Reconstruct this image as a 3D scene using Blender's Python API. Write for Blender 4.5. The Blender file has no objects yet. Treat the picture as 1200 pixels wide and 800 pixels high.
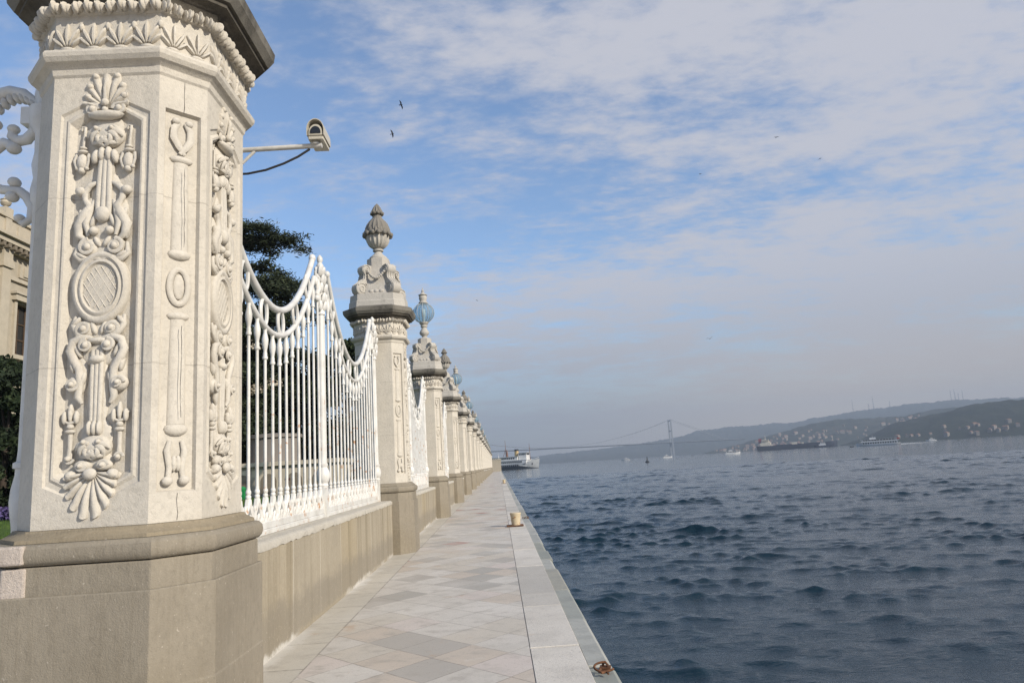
import bpy, bmesh, math, random
import numpy as np
from mathutils import Vector, Matrix, noise as mnoise
R = math.radians
PI = math.pi
random.seed(7); rng = np.random.default_rng(11)
C = bpy.context.scene.collection
SC = bpy.context.scene

# ------------------------------------------------------------------ camera
cam_d = bpy.data.cameras.new('camera'); cam = bpy.data.objects.new('camera', cam_d); C.objects.link(cam)
_R = Vector((0.99791666, -0.01853838, -0.06179533)); _U = Vector((0.05764068, -0.17407028, 0.9830448)); _F = Vector((0.02898079, 0.98455872, 0.17263907))
cam.matrix_world = Matrix(((_R.x, _U.x, -_F.x, 0), (_R.y, _U.y, -_F.y, 0), (_R.z, _U.z, -_F.z, 1.6), (0, 0, 0, 1)))
cam_d.sensor_width = 36; cam_d.lens = 24.75; cam_d.clip_start = 0.05; cam_d.clip_end = 30000
SC.camera = cam

# ------------------------------------------------------------------ sun, sky, exposure
SUN_EL, SUN_AZ = 27.0, 36.0            # azimuth measured from +X (the sea) towards -Y (behind the camera)
sdir = Vector((math.cos(R(SUN_EL)) * math.cos(R(SUN_AZ)), -math.cos(R(SUN_EL)) * math.sin(R(SUN_AZ)), math.sin(R(SUN_EL))))
sun_d = bpy.data.lights.new('sun', 'SUN'); sun_d.energy = 4.2; sun_d.angle = R(0.6); sun_d.color = (1.0, 0.915, 0.785)
sun = bpy.data.objects.new('sun', sun_d); C.objects.link(sun)
sun.rotation_euler = sdir.to_track_quat('Z', 'Y').to_euler()

W = bpy.data.worlds.new('World'); SC.world = W; W.use_nodes = True
wt = W.node_tree; wt.nodes.clear()
def wn(ty, **ins):
    n = wt.nodes.new(ty)
    for k, v in ins.items():
        if k.startswith('p_'): setattr(n, k[2:], v)
    for k, v in ins.items():
        if k.startswith('p_'): continue
        s = n.inputs[int(k[1:])] if k[0] == 'i' and k[1:].isdigit() else n.inputs[k]
        if isinstance(v, bpy.types.NodeSocket): wt.links.new(v, s)
        else: s.default_value = v
    return n
def wmath(op, a, b=0.0, c=0.0, clamp=False): return wn('ShaderNodeMath', p_operation=op, p_use_clamp=clamp, i0=a, i1=b, i2=c).outputs[0]
def wrange(v, a, b, lo=0.0, hi=1.0): return wn('ShaderNodeMapRange', p_interpolation_type='SMOOTHSTEP', i0=v, i1=a, i2=b, i3=lo, i4=hi).outputs[0]
sky = wn('ShaderNodeTexSky', p_sky_type='NISHITA', p_sun_disc=False, p_sun_elevation=R(SUN_EL), p_sun_rotation=R(90 + SUN_AZ), p_altitude=0.0, p_air_density=1.0, p_dust_density=0.5, p_ozone_density=3.5)
geo = wn('ShaderNodeTexCoord').outputs['Generated']
sep = wn('ShaderNodeSeparateXYZ', i0=geo)
dx, dy, dz = sep.outputs
den = wmath('ADD', wmath('MAXIMUM', dz, 0.0), 0.10)
px = wmath('DIVIDE', dx, den); py = wmath('DIVIDE', dy, den)
pc = wn('ShaderNodeCombineXYZ', i0=px, i1=py, i2=0.0).outputs[0]
mp = wn('ShaderNodeMapping', i0=pc); mp.inputs['Rotation'].default_value = (0, 0, R(-28)); mp.inputs['Scale'].default_value = (0.8, 1.15, 1)
big = wn('ShaderNodeTexNoise', Vector=mp.outputs[0], Scale=0.75, Detail=3.0, Roughness=0.5, Distortion=0.35).outputs[0]
fine = wn('ShaderNodeTexNoise', Vector=mp.outputs[0], Scale=3.6, Detail=9.0, Roughness=0.60, Distortion=0.2).outputs[0]
mp2 = wn('ShaderNodeMapping', i0=pc); mp2.inputs['Rotation'].default_value = (0, 0, R(35)); mp2.inputs['Scale'].default_value = (1.0, 1.7, 1)
cell = wn('ShaderNodeTexNoise', Vector=mp2.outputs[0], Scale=15.0, Detail=5.0, Roughness=0.58, Distortion=0.2).outputs[0]
az = wmath('DIVIDE', dx, wmath('MAXIMUM', wn('ShaderNodeVectorMath', p_operation='LENGTH', i0=wn('ShaderNodeCombineXYZ', i0=dx, i1=dy).outputs[0]).outputs['Value'], 0.01))
cover = wmath('ADD', wrange(az, -0.32, 0.40, -0.022, 0.090), wrange(dz, 0.52, 0.75, 0.0, -0.03))
cl = wmath('ADD', wmath('ADD', wmath('ADD', wmath('MULTIPLY', big, 0.40), wmath('MULTIPLY', fine, 0.42)), wmath('MULTIPLY', cell, 0.18)), cover)
clouds = wrange(cl, 0.44, 0.625, 0.0, 0.93)
veil = wrange(dz, 0.0, 0.27, 0.92, 0.0)
hz_lo = wn('ShaderNodeMix', p_data_type='RGBA', i0=wrange(az, -0.05, 0.5), i6=(0.225, 0.238, 0.265, 1), i7=(0.56, 0.45, 0.345, 1)).outputs[2]
vc = wn('ShaderNodeMix', p_data_type='RGBA', i0=wrange(dz, 0.02, 0.22), i6=hz_lo, i7=(0.285, 0.305, 0.35, 1))
bg_sky = wn('ShaderNodeBackground', Color=sky.outputs[0], Strength=0.15)
bg_cl = wn('ShaderNodeBackground', Color=(0.475, 0.48, 0.53, 1), Strength=0.95)
bg_veil = wn('ShaderNodeBackground', Color=vc.outputs[2], Strength=1.0)
m1 = wn('ShaderNodeMixShader', i0=clouds, i1=bg_sky.outputs[0], i2=bg_cl.outputs[0])
m2 = wn('ShaderNodeMixShader', i0=veil, i1=m1.outputs[0], i2=bg_veil.outputs[0])
wo = wn('ShaderNodeOutputWorld', Surface=m2.outputs[0])
SC.view_settings.view_transform = 'Standard'; SC.view_settings.look = 'None'; SC.view_settings.gamma = 1.0; SC.view_settings.use_curve_mapping = False
SC.view_settings.exposure = 0.42
SC.cycles.use_denoising = True; SC.cycles.denoising_prefilter = 'NONE'; SC.cycles.sample_clamp_direct = 3.0; SC.cycles.sample_clamp_indirect = 3.0; SC.cycles.use_adaptive_sampling = False; SC.cycles.volume_bounces = 0; SC.cycles.max_bounces = 8; SC.cycles.transparent_max_bounces = 16
SC.cycles.caustics_reflective = False; SC.cycles.caustics_refractive = False

# ------------------------------------------------------------------ mesh helpers
class MB:
    """collects shapes, builds ONE mesh object"""
    def __init__(s): s.v = []; s.f = []; s.m = []; s.cm = 0; s.T = None
    def add(s, vs, fs):
        b = len(s.v)
        if s.T is not None: vs = [tuple(s.T @ Vector(v)) for v in vs]
        s.v.extend(vs); s.f.extend([tuple(i + b for i in f) for f in fs]); s.m.extend([s.cm] * len(fs)); return s
    def box(s, x0, x1, y0, y1, z0, z1):
        return s.add([(x0,y0,z0),(x1,y0,z0),(x1,y1,z0),(x0,y1,z0),(x0,y0,z1),(x1,y0,z1),(x1,y1,z1),(x0,y1,z1)],
                     [(0,3,2,1),(4,5,6,7),(0,1,5,4),(1,2,6,5),(2,3,7,6),(3,0,4,7)])
    def rings(s, rs, cap0=True, cap1=True):
        n = len(rs[0]); vs = [p for r in rs for p in r]; fs = []
        for k in range(len(rs) - 1):
            for i in range(n):
                j = (i + 1) % n; fs.append((k*n+i, k*n+j, (k+1)*n+j, (k+1)*n+i))
        if cap0: fs.append(tuple(reversed(range(n))))
        if cap1: fs.append(tuple((len(rs)-1)*n + i for i in range(n)))
        return s.add(vs, fs)
    def octa(s, prof, cx=0, cy=0, cap0=True, cap1=True):
        """prof: (z, half, flat half)"""
        return s.rings([octring(z, h, q, cx, cy) for z, h, q in prof], cap0, cap1)
    def lathe(s, prof, cx=0, cy=0, n=24, flute=0, fd=0.0, cap=True):
        rs = []
        for z, r in prof:
            rs.append([(cx + r*(1 - (fd*(0.5+0.5*math.cos(flute*2*PI*i/n)) if flute else 0))*math.cos(2*PI*i/n),
                        cy + r*(1 - (fd*(0.5+0.5*math.cos(flute*2*PI*i/n)) if flute else 0))*math.sin(2*PI*i/n), z) for i in range(n)])
        return s.rings(rs, cap, cap)
    def tube(s, pts, r, n=8, closed=False):
        P = [Vector(p) for p in pts]; m = len(P); rad = r if isinstance(r, (list, tuple)) else [r]*m
        rs = []; prev = None
        for i in range(m):
            if closed: t = P[(i+1) % m] - P[(i-1) % m]
            else: t = P[min(i+1, m-1)] - P[max(i-1, 0)]
            t.normalize()
            if prev is None:
                a = Vector((0,0,1)) if abs(t.z) < 0.9 else Vector((1,0,0)); u = t.cross(a).normalized()
            else:
                u = prev - t*prev.dot(t)
                u = u.normalized() if u.length > 1e-6 else t.orthogonal().normalized()
            prev = u; w = t.cross(u)
            rs.append([tuple(P[i] + (u*math.cos(2*PI*k/n) + w*math.sin(2*PI*k/n))*rad[i]) for k in range(n)])
        if closed:
            rs.append(rs[0]); return s.rings(rs, False, False)
        return s.rings(rs)
    def ell(s, c, r, n=10, k=6, rot=None):
        rs = []
        for j in range(1, k):
            a = PI*j/k
            rs.append([Vector((r[0]*math.sin(a)*math.cos(2*PI*i/n), r[1]*math.sin(a)*math.sin(2*PI*i/n), -r[2]*math.cos(a))) for i in range(n)])
        top = Vector((0,0,r[2])); bot = Vector((0,0,-r[2]))
        M = rot if rot is not None else Matrix.Identity(3); c = Vector(c)
        vs = [tuple(c + M @ p) for q in rs for p in q] + [tuple(c + M @ bot), tuple(c + M @ top)]
        fs = []
        for j in range(k-2):
            for i in range(n):
                i2 = (i+1) % n; fs.append((j*n+i, j*n+i2, (j+1)*n+i2, (j+1)*n+i))
        B = (k-1)*n
        for i in range(n):
            fs.append((B, (i+1) % n, i)); fs.append((B+1, (k-2)*n+i, (k-2)*n+(i+1) % n))
        return s.add(vs, fs)
    def prism(s, poly, a, b, axis='z'):
        """extrude 2-D polygon; axis z: (x,y); axis y: (x,z); axis x: (y,z)"""
        def p3(p, t): return (p[0], p[1], t) if axis == 'z' else (p[0], t, p[1]) if axis == 'y' else (t, p[0], p[1])
        return s.rings([[p3(p, a) for p in poly], [p3(p, b) for p in poly]])
    def build(s, name, mat=None, parent=None, smooth=False, loc=None, bevel=0.0):
        me = bpy.data.meshes.new(name); me.from_pydata(s.v, [], s.f)
        bm = bmesh.new(); bm.from_mesh(me); bmesh.ops.recalc_face_normals(bm, faces=bm.faces); bm.to_mesh(me); bm.free()
        mats = mat if isinstance(mat, (list, tuple)) else [mat]
        for mm in mats: me.materials.append(mm)
        if len(mats) > 1: me.polygons.foreach_set('material_index', s.m)
        if smooth:
            me.polygons.foreach_set('use_smooth', [True]*len(me.polygons))
            me.set_sharp_from_angle(angle=R(smooth if smooth is not True else 45))
        o = bpy.data.objects.new(name, me); C.objects.link(o)
        if parent: o.parent = parent
        if loc: o.location = loc
        if bevel:
            md = o.modifiers.new('bevel', 'BEVEL'); md.width = bevel; md.segments = 2; md.limit_method = 'ANGLE'; md.angle_limit = R(40)
        return o
def octring(z, h, q, cx=0, cy=0):
    return [(cx-q, cy-h, z), (cx+q, cy-h, z), (cx+h, cy-q, z), (cx+h, cy+q, z), (cx+q, cy+h, z), (cx-q, cy+h, z), (cx-h, cy+q, z), (cx-h, cy-q, z)]
def tag(o, label=None, cat=None, group=None, kind=None):
    if label: o['label'] = label
    if cat: o['category'] = cat
    if group: o['group'] = group
    if kind: o['kind'] = kind
    return o
def thing(name, label, cat, loc=(0,0,0), rz=0.0, group=None):
    o = bpy.data.objects.new(name, None); o.empty_display_size = 0.3; C.objects.link(o); o.location = loc; o.rotation_euler = (0, 0, rz)
    return tag(o, label, cat, group)
def copy_tree(o, parent=None):
    c = o.copy(); C.objects.link(c)
    if parent: c.parent = parent
    for ch in list(o.children): copy_tree(ch, c)
    return c

# ------------------------------------------------------------------ materials
class NM:
    def __init__(s, name, rough=0.8, spec=0.4):
        s.mat = bpy.data.materials.new(name); s.mat.use_nodes = True; s.t = s.mat.node_tree; s.b = s.t.nodes['Principled BSDF']
        s.b.inputs['Roughness'].default_value = rough; s.b.inputs['Specular IOR Level'].default_value = spec
        s.co = s.n('ShaderNodeTexCoord').outputs['Object']
    def n(s, ty, **ins):
        n = s.t.nodes.new(ty)
        for k, v in ins.items():
            if k.startswith('p_'): setattr(n, k[2:], v)
        for k, v in ins.items():
            if k.startswith('p_'): continue
            so = n.inputs[int(k[1:])] if k[0] == 'i' and k[1:].isdigit() else n.inputs[k]
            s.set(so, v)
        return n
    def set(s, so, v):
        if isinstance(v, bpy.types.NodeSocket): s.t.links.new(v, so)
        else: so.default_value = v
    def math(s, op, a, b=0.0, c=0.0, clamp=False): return s.n('ShaderNodeMath', p_operation=op, p_use_clamp=clamp, i0=a, i1=b, i2=c).outputs[0]
    def rng(s, v, a, b, lo=0.0, hi=1.0): return s.n('ShaderNodeMapRange', p_interpolation_type='SMOOTHSTEP', i0=v, i1=a, i2=b, i3=lo, i4=hi).outputs[0]
    def mapv(s, scale=(1,1,1), rot=(0,0,0), loc=(0,0,0)):
        m = s.n('ShaderNodeMapping', i0=s.co); m.inputs['Scale'].default_value = scale; m.inputs['Rotation'].default_value = rot; m.inputs['Location'].default_value = loc; return m.outputs[0]
    def noise(s, sc, det=4.0, ro=0.55, vec=None, dist=0.0): return s.n('ShaderNodeTexNoise', Vector=vec or s.co, Scale=sc, Detail=det, Roughness=ro, Distortion=dist).outputs[0]
    def vor(s, sc, vec=None, out='Distance'): return s.n('ShaderNodeTexVoronoi', Vector=vec or s.co, Scale=sc).outputs[out]
    def mix(s, f, a, b):
        n = s.t.nodes.new('ShaderNodeMix'); n.data_type = 'RGBA'
        for so, v in ((n.inputs[0], f), (n.inputs[6], a), (n.inputs[7], b)):
            if isinstance(v, tuple) and len(v) == 3: v = v + (1,)
            s.set(so, v)
        return n.outputs[2]
    def xyz(s): return s.n('ShaderNodeSeparateXYZ', i0=s.co).outputs
    def normal(s): return s.n('ShaderNodeSeparateXYZ', i0=s.n('ShaderNodeNewGeometry').outputs['Normal']).outputs
    def ramp(s, v, stops):
        n = s.t.nodes.new('ShaderNodeValToRGB'); e = n.color_ramp.elements
        while len(e) < len(stops): e.new(0.5)
        for el, (p, c) in zip(e, stops): el.position = p; el.color = c + (1,)
        s.set(n.inputs[0], v); return n.outputs[0]
    def bump(s, h, st=0.3, d=0.01, nrm=None):
        n = s.n('ShaderNodeBump', Height=h, Strength=st, Distance=d)
        if nrm is not None: s.set(n.inputs['Normal'], nrm)
        return n.outputs[0]
    def done(s, col, nrm=None):
        s.set(s.b.inputs['Base Color'], col if not (isinstance(col, tuple) and len(col) == 3) else col + (1,))
        if nrm is not None: s.set(s.b.inputs['Normal'], nrm)
        return s.mat
def plain(name, col, rough=0.6, var=0.12, sc=8.0, metal=0.0, bump=0.0):
    m = NM(name, rough); m.b.inputs['Metallic'].default_value = metal
    c2 = tuple(c*(1-var*2) for c in col)
    nz = m.noise(sc, 5)
    return m.done(m.mix(m.rng(nz, 0.35, 0.7), col, c2), m.bump(nz, bump, 0.01) if bump else None)

def stone_mat(name, base, dark, joints=True, soot=0.0, pit=0.55):
    m = NM(name, 0.88, 0.25); x, y, z = m.xyz()
    n1 = m.noise(3.0, 6, 0.6); n2 = m.noise(60, 4, 0.7); n3 = m.noise(0.8, 3)
    col = m.mix(m.rng(n1, 0.3, 0.75), base, tuple(c*0.86 for c in base))
    col = m.mix(m.rng(n3, 0.45, 0.75, 0, 0.35), col, (base[0]*0.86, base[1]*0.82, base[2]*0.74))
    col = m.mix(m.rng(n2, 0.55, 0.8, 0, 0.30), col, dark)
    st = m.noise(1.0, 6, 0.65, m.mapv((5, 5, 0.7)))
    col = m.mix(m.rng(st, 0.56, 0.78, 0, 0.30), col, tuple(c*0.7 for c in base))
    if joints:
        jz = None
        for h in (2.36, 3.46):
            d = m.math('ABSOLUTE', m.math('SUBTRACT', z, h)); l = m.math('LESS_THAN', m.math('ADD', d, m.math('MULTIPLY', m.noise(14, 2), 0.012)), 0.0098)
            jz = l if jz is None else m.math('MAXIMUM', jz, l)
        col = m.mix(m.math('MULTIPLY', jz, 0.30), col, (0.12, 0.10, 0.08))
    if soot:
        so = m.noise(1.6, 7, 0.7, m.mapv((1, 1, 0.6)))
        col = m.mix(m.rng(so, 0.62 - 0.3*soot, 0.80 - 0.22*soot, 0, 0.93), col, (0.035, 0.033, 0.030))
    pits = m.rng(m.vor(75, m.n('ShaderNodeVectorMath', p_operation='ADD', i0=m.co, i1=m.n('ShaderNodeTexNoise', Vector=m.co, Scale=9.0).outputs[1]).outputs[0]), 0.0, 0.30)
    gr = m.noise(26, 6, 0.75); col = m.mix(m.rng(gr, 0.36, 0.50, 0.34, 0.0), col, tuple(c*0.60 for c in base)); col = m.mix(m.rng(gr, 0.54, 0.68, 0, 0.35), col, tuple(min(1, c*1.12) for c in base))
    hole = m.rng(m.vor(38, m.n('ShaderNodeVectorMath', p_operation='ADD', i0=m.co, i1=m.n('ShaderNodeTexNoise', Vector=m.co, Scale=5.0).outputs[1]).outputs[0]), 0.05, 0.16, 1.0, 0.0)
    hole = m.math('MULTIPLY', hole, m.rng(m.noise(4.0, 3), 0.50, 0.62)); col = m.mix(m.math('MULTIPLY', hole, 0.55), col, dark)
    hh = m.math('ADD', m.math('MULTIPLY', n2, 0.6), m.math('MULTIPLY', pits, 0.5)); hh = m.math('SUBTRACT', m.math('ADD', hh, m.math('MULTIPLY', gr, 1.6)), m.math('MULTIPLY', hole, 0.8))
    hh = m.math('ADD', hh, m.math('MULTIPLY', m.noise(220, 3), 0.25))
    return m.done(col, m.bump(hh, pit, 0.008))
M = {}
M['stone'] = stone_mat('carved_stone', (0.585, 0.545, 0.475), (0.34, 0.29, 0.22))
M['relief'] = stone_mat('relief_stone', (0.60, 0.56, 0.49), (0.36, 0.31, 0.24), joints=False, pit=0.50)
M['cap'] = stone_mat('cap_stone', (0.125, 0.112, 0.092), (0.06, 0.055, 0.05), joints=False, soot=0.80)
M['capdark'] = stone_mat('cap_edge_stone', (0.20, 0.187, 0.16), (0.06, 0.055, 0.05), joints=False, soot=0.66)
M['finial'] = stone_mat('finial_stone', (0.47, 0.445, 0.40), (0.14, 0.13, 0.12), joints=False, soot=0.10)
M['leafcap'] = stone_mat('leaf_collar_stone', (0.22, 0.205, 0.18), (0.05, 0.045, 0.04), joints=False, soot=0.40)

def plaster(name, base, streak, wall=False):
    m = NM(name, 0.9, 0.2); x, y, z = m.xyz()
    n1 = m.noise(1.2, 5, 0.6); st = m.noise(1.0, 5, 0.6, m.mapv((24, 24, 1.2))); bl = m.noise(0.55, 3)
    col = m.mix(m.rng(n1, 0.3, 0.7), base, tuple(c*0.82 for c in base))
    col = m.mix(m.rng(st, 0.45, 0.75, 0, 0.45), col, streak)
    col = m.mix(m.rng(bl, 0.5, 0.75, 0, 0.5), col, (base[0]*0.85, base[1]*0.80, base[2]*0.68))
    sp = m.noise(7, 3, 0.7)
    col = m.mix(m.rng(sp, 0.70, 0.76, 0, 0.5), col, (0.55, 0.52, 0.47))
    if wall:
        # brown runs down from the coping, slab-to-slab tone, salt bloom along the foot
        run = m.noise(1.0, 4, 0.6, m.mapv((1, 3.2, 0.16)))
        col = m.mix(m.rng(run, 0.47, 0.68, 0, 0.75), col, (0.20, 0.165, 0.105))
        cell = m.n('ShaderNodeTexWhiteNoise', p_noise_dimensions='1D', W=m.math('FLOOR', m.math('DIVIDE', m.math('ADD', y, m.math('MULTIPLY', m.noise(0.15, 0), 0.6)), 1.13))).outputs[0]
        col = m.mix(m.math('MULTIPLY', cell, 0.40), col, (0.33, 0.30, 0.25))
        fr = m.math('ABSOLUTE', m.math('SUBTRACT', m.math('FRACT', m.math('DIVIDE', m.math('ADD', y, m.math('MULTIPLY', m.noise(0.15, 0), 0.6)), 1.13)), 0.5))
        col = m.mix(m.math('MULTIPLY', m.math('GREATER_THAN', fr, 0.488), 0.45), col, (0.58, 0.53, 0.45))
        gr = m.math('ADD', z, m.math('MULTIPLY', m.noise(3.0, 5, 0.65), -0.42))
        col = m.mix(m.rng(gr, 0.10, 0.30, 0.55, 0.0), col, (0.20, 0.18, 0.15))
        col = m.mix(m.rng(m.math('ADD', z, m.math('MULTIPLY', m.noise(7.0, 6, 0.7), -0.22)), -0.10, -0.03, 0.8, 0.0), col, m.mix(m.rng(m.noise(0.45, 3), 0.46, 0.60), tuple(c*0.8 for c in base), (0.58, 0.56, 0.52)))
    gr = m.noise(34, 6, 0.75, m.mapv((1, 1, 0.55))); col = m.mix(m.rng(gr, 0.34, 0.50, 0.38, 0.0), col, tuple(c*0.62 for c in base)); col = m.mix(m.rng(gr, 0.54, 0.70, 0, 0.40), col, tuple(c*1.25 for c in base))
    fl = m.noise(42, 2, 0.5, m.mapv((1, 1, 1), (0.3, 0.5, 0.2))); col = m.mix(m.rng(fl, 0.70, 0.76, 0, 0.6), col, (0.48, 0.43, 0.36))
    h = m.math('ADD', m.math('ADD', m.math('MULTIPLY', st, 0.5), m.noise(90, 4, 0.7)), m.math('MULTIPLY', gr, 1.2))
    return m.done(col, m.bump(h, 0.55, 0.007))
M['plinth'] = plaster('plinth_stone', (0.275, 0.243, 0.192), (0.19, 0.163, 0.122))
M['plinthlow'] = plaster('plinth_base_course', (0.285, 0.250, 0.195), (0.17, 0.145, 0.11))
M['wall'] = plaster('wall_plaster', (0.385, 0.335, 0.250), (0.27, 0.22, 0.15), wall=True)
M['coping'] = stone_mat('coping_stone', (0.50, 0.47, 0.41), (0.22, 0.19, 0.15), joints=False, soot=0.04, pit=0.6)
M['patch'] = stone_mat('patch_stone', (0.56, 0.49, 0.43), (0.30, 0.25, 0.21), joints=False, pit=0.9)
M['fillet'] = plaster('fillet_stone', (0.29, 0.245, 0.175), (0.20, 0.165, 0.115))

def iron(name, rust):
    m = NM(name, 0.42, 0.45); x, y, z = m.xyz()
    n1 = m.noise(4, 5, 0.6); nr = m.noise(7, 6, 0.65)
    col = m.mix(m.rng(n1, 0.35, 0.75), (0.68, 0.675, 0.65), (0.52, 0.505, 0.47))
    if rust: col = m.mix(m.rng(m.math('SUBTRACT', nr, m.math('MULTIPLY', m.math('MAXIMUM', m.math('SUBTRACT', z, 1.45), 0.0), 0.2)), 0.575, 0.67, 0, 0.85), col, (0.42, 0.20, 0.07))
    return m.done(col, m.bump(m.noise(35, 4, 0.6), 0.25, 0.006))
M['iron'] = iron('white_painted_iron', True)
M['ironpale'] = iron('white_painted_iron_clean', False)

# diagonal paving of pale marbles with a straight border beside the wall
def paving():
    m = NM('marble_paving', 0.62, 0.4); x, y, z = m.xyz()
    wob = m.math('MULTIPLY', m.math('SUBTRACT', m.noise(1.4, 3), 0.5), 0.03)
    u = m.math('DIVIDE', m.math('ADD', m.math('ADD', x, m.math('MULTIPLY', y, 0.94)), wob), 0.68); v = m.math('DIVIDE', m.math('SUBTRACT', x, m.math('MULTIPLY', y, 0.94)), 0.68)
    iu, iv = m.math('FLOOR', u), m.math('FLOOR', v)
    wnn = m.n('ShaderNodeTexWhiteNoise', p_noise_dimensions='2D', Vector=m.n('ShaderNodeCombineXYZ', i0=iu, i1=iv).outputs[0])
    tone = m.ramp(wnn.outputs[0], [(0.0, (0.52, 0.485, 0.435)), (0.22, (0.50, 0.455, 0.39)), (0.42, (0.55, 0.515, 0.465)), (0.60, (0.39, 0.36, 0.32)), (0.72, (0.49, 0.425, 0.355)), (0.84, (0.53, 0.47, 0.425)), (0.92, (0.36, 0.34, 0.305)), (0.98, (0.37, 0.215, 0.175))])
    tone.node.color_ramp.interpolation = 'CONSTANT'
    fu = m.math('ABSOLUTE', m.math('SUBTRACT', m.math('FRACT', u), 0.5)); fv = m.math('ABSOLUTE', m.math('SUBTRACT', m.math('FRACT', v), 0.5))
    jd = m.math('MAXIMUM', fu, fv)
    # border slabs
    by = m.math('DIVIDE', y, 0.92); bt = m.n('ShaderNodeTexWhiteNoise', p_noise_dimensions='1D', W=m.math('FLOOR', by)).outputs[0]
    bcol = m.mix(bt, (0.545, 0.505, 0.43), (0.46, 0.43, 0.37)); bj = m.math('ABSOLUTE', m.math('SUBTRACT', m.math('FRACT', by), 0.5))
    isb = m.math('LESS_THAN', x, -1.76)
    col = m.mix(isb, tone, bcol)
    jj = m.math('ADD', m.math('MULTIPLY', m.math('SUBTRACT', 1.0, isb), jd), m.math('MULTIPLY', isb, bj))
    edge = m.math('LESS_THAN', m.math('ABSOLUTE', m.math('ADD', x, 1.76)), 0.008)
    joint = m.math('MAXIMUM', m.math('GREATER_THAN', m.math('ADD', jj, m.math('MULTIPLY', m.noise(22, 3), 0.012)), 0.4945), edge)
    ve = m.noise(2.3, 7, 0.62, None, 1.2); g = m.noise(0.45, 4, 0.6); sp = m.noise(11, 5, 0.7)
    col = m.mix(m.rng(ve, 0.40, 0.72, 0, 0.35), col, (0.36, 0.34, 0.30))
    col = m.mix(m.rng(g, 0.45, 0.72, 0, 0.45), col, (0.60, 0.575, 0.53))
    col = m.mix(m.rng(sp, 0.63, 0.76, 0, 0.45), col, (0.60, 0.58, 0.55))
    rs = m.noise(1.7, 5, 0.6, m.mapv((1, 1, 1), (0, 0, 0), (5, 3, 0)))
    col = m.mix(m.rng(rs, 0.62, 0.70, 0, 0.50), col, (0.42, 0.29, 0.185))
    bl = m.noise(3.6, 6, 0.68, m.mapv((1, 1.4, 1), (0, 0, R(38)))); col = m.mix(m.rng(bl, 0.50, 0.68, 0, 0.55), col, (0.33, 0.30, 0.26)); col = m.mix(m.rng(bl, 0.28, 0.40, 0.35, 0), col, (0.60, 0.575, 0.53))
    gr = m.noise(38, 5, 0.75); col = m.mix(m.rng(gr, 0.33, 0.47, 0.40, 0), col, (0.25, 0.23, 0.195)); sp2 = m.vor(7.0); col = m.mix(m.rng(m.math('ADD', sp2, m.math('MULTIPLY', m.noise(30, 3), 0.06)), 0.055, 0.075, 0.55, 0), col, (0.13, 0.115, 0.095))
    joint = m.math('MULTIPLY', joint, m.rng(m.noise(5.0, 4), 0.30, 0.55, 0.25, 1.0))
    col = m.mix(m.math('MULTIPLY', joint, 0.62), col, (0.17, 0.15, 0.125))
    foot = m.math('ADD', m.math('ADD', x, 2.18), m.math('MULTIPLY', m.noise(6, 6, 0.7), -0.35))
    col = m.mix(m.math('MULTIPLY', m.rng(foot, -0.14, -0.02, 0.85, 0), m.rng(m.noise(0.5, 3), 0.42, 0.60)), col, (0.62, 0.60, 0.56))
    h = m.math('SUBTRACT', m.math('MULTIPLY', ve, 0.4), m.math('MULTIPLY', joint, 0.8))
    h = m.math('ADD', h, m.math('MULTIPLY', m.noise(45, 4), 0.2))
    return m.done(col, m.bump(h, 0.4, 0.008))
M['paving'] = paving()
def slabs(name, ramp, sc):
    m = NM(name, 0.62, 0.4); x, y, z = m.xyz()
    t = m.n('ShaderNodeNewGeometry').outputs['Random Per Island']
    col = m.ramp(t, ramp); n1 = m.noise(sc, 6, 0.65); n2 = m.noise(14, 5, 0.7); n3 = m.noise(1.1, 4)
    col = m.mix(m.rng(n1, 0.42, 0.72, 0, 0.5), col, tuple(c*0.66 for c in ramp[0][1]))
    col = m.mix(m.rng(n2, 0.62, 0.74, 0, 0.5), col, (0.60, 0.58, 0.54))
    col = m.mix(m.rng(n3, 0.66, 0.76, 0, 0.4), col, (0.43, 0.31, 0.20))
    gr = m.noise(36, 5, 0.75); col = m.mix(m.rng(gr, 0.33, 0.48, 0.45, 0), col, (0.24, 0.225, 0.195)); sp2 = m.vor(6.0); col = m.mix(m.rng(m.math('ADD', sp2, m.math('MULTIPLY', m.noise(30, 3), 0.06)), 0.055, 0.08, 0.6, 0), col, (0.13, 0.115, 0.095))
    return m.done(col, m.bump(m.math('ADD', m.math('MULTIPLY', gr, 0.8), m.math('ADD', n1, m.math('MULTIPLY', m.noise(70, 4), 0.4))), 0.5, 0.010))
M['edge'] = slabs('edge_slab_marble', [(0, (0.55, 0.515, 0.46)), (0.35, (0.60, 0.565, 0.51)), (0.65, (0.50, 0.47, 0.42)), (1, (0.385, 0.365, 0.33))], 2.0)
M['kerb'] = slabs('weathered_quay_kerb', [(0, (0.30, 0.31, 0.29)), (0.4, (0.40, 0.40, 0.37)), (0.7, (0.25, 0.265, 0.235)), (1, (0.36, 0.33, 0.27))], 3.0)

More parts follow.
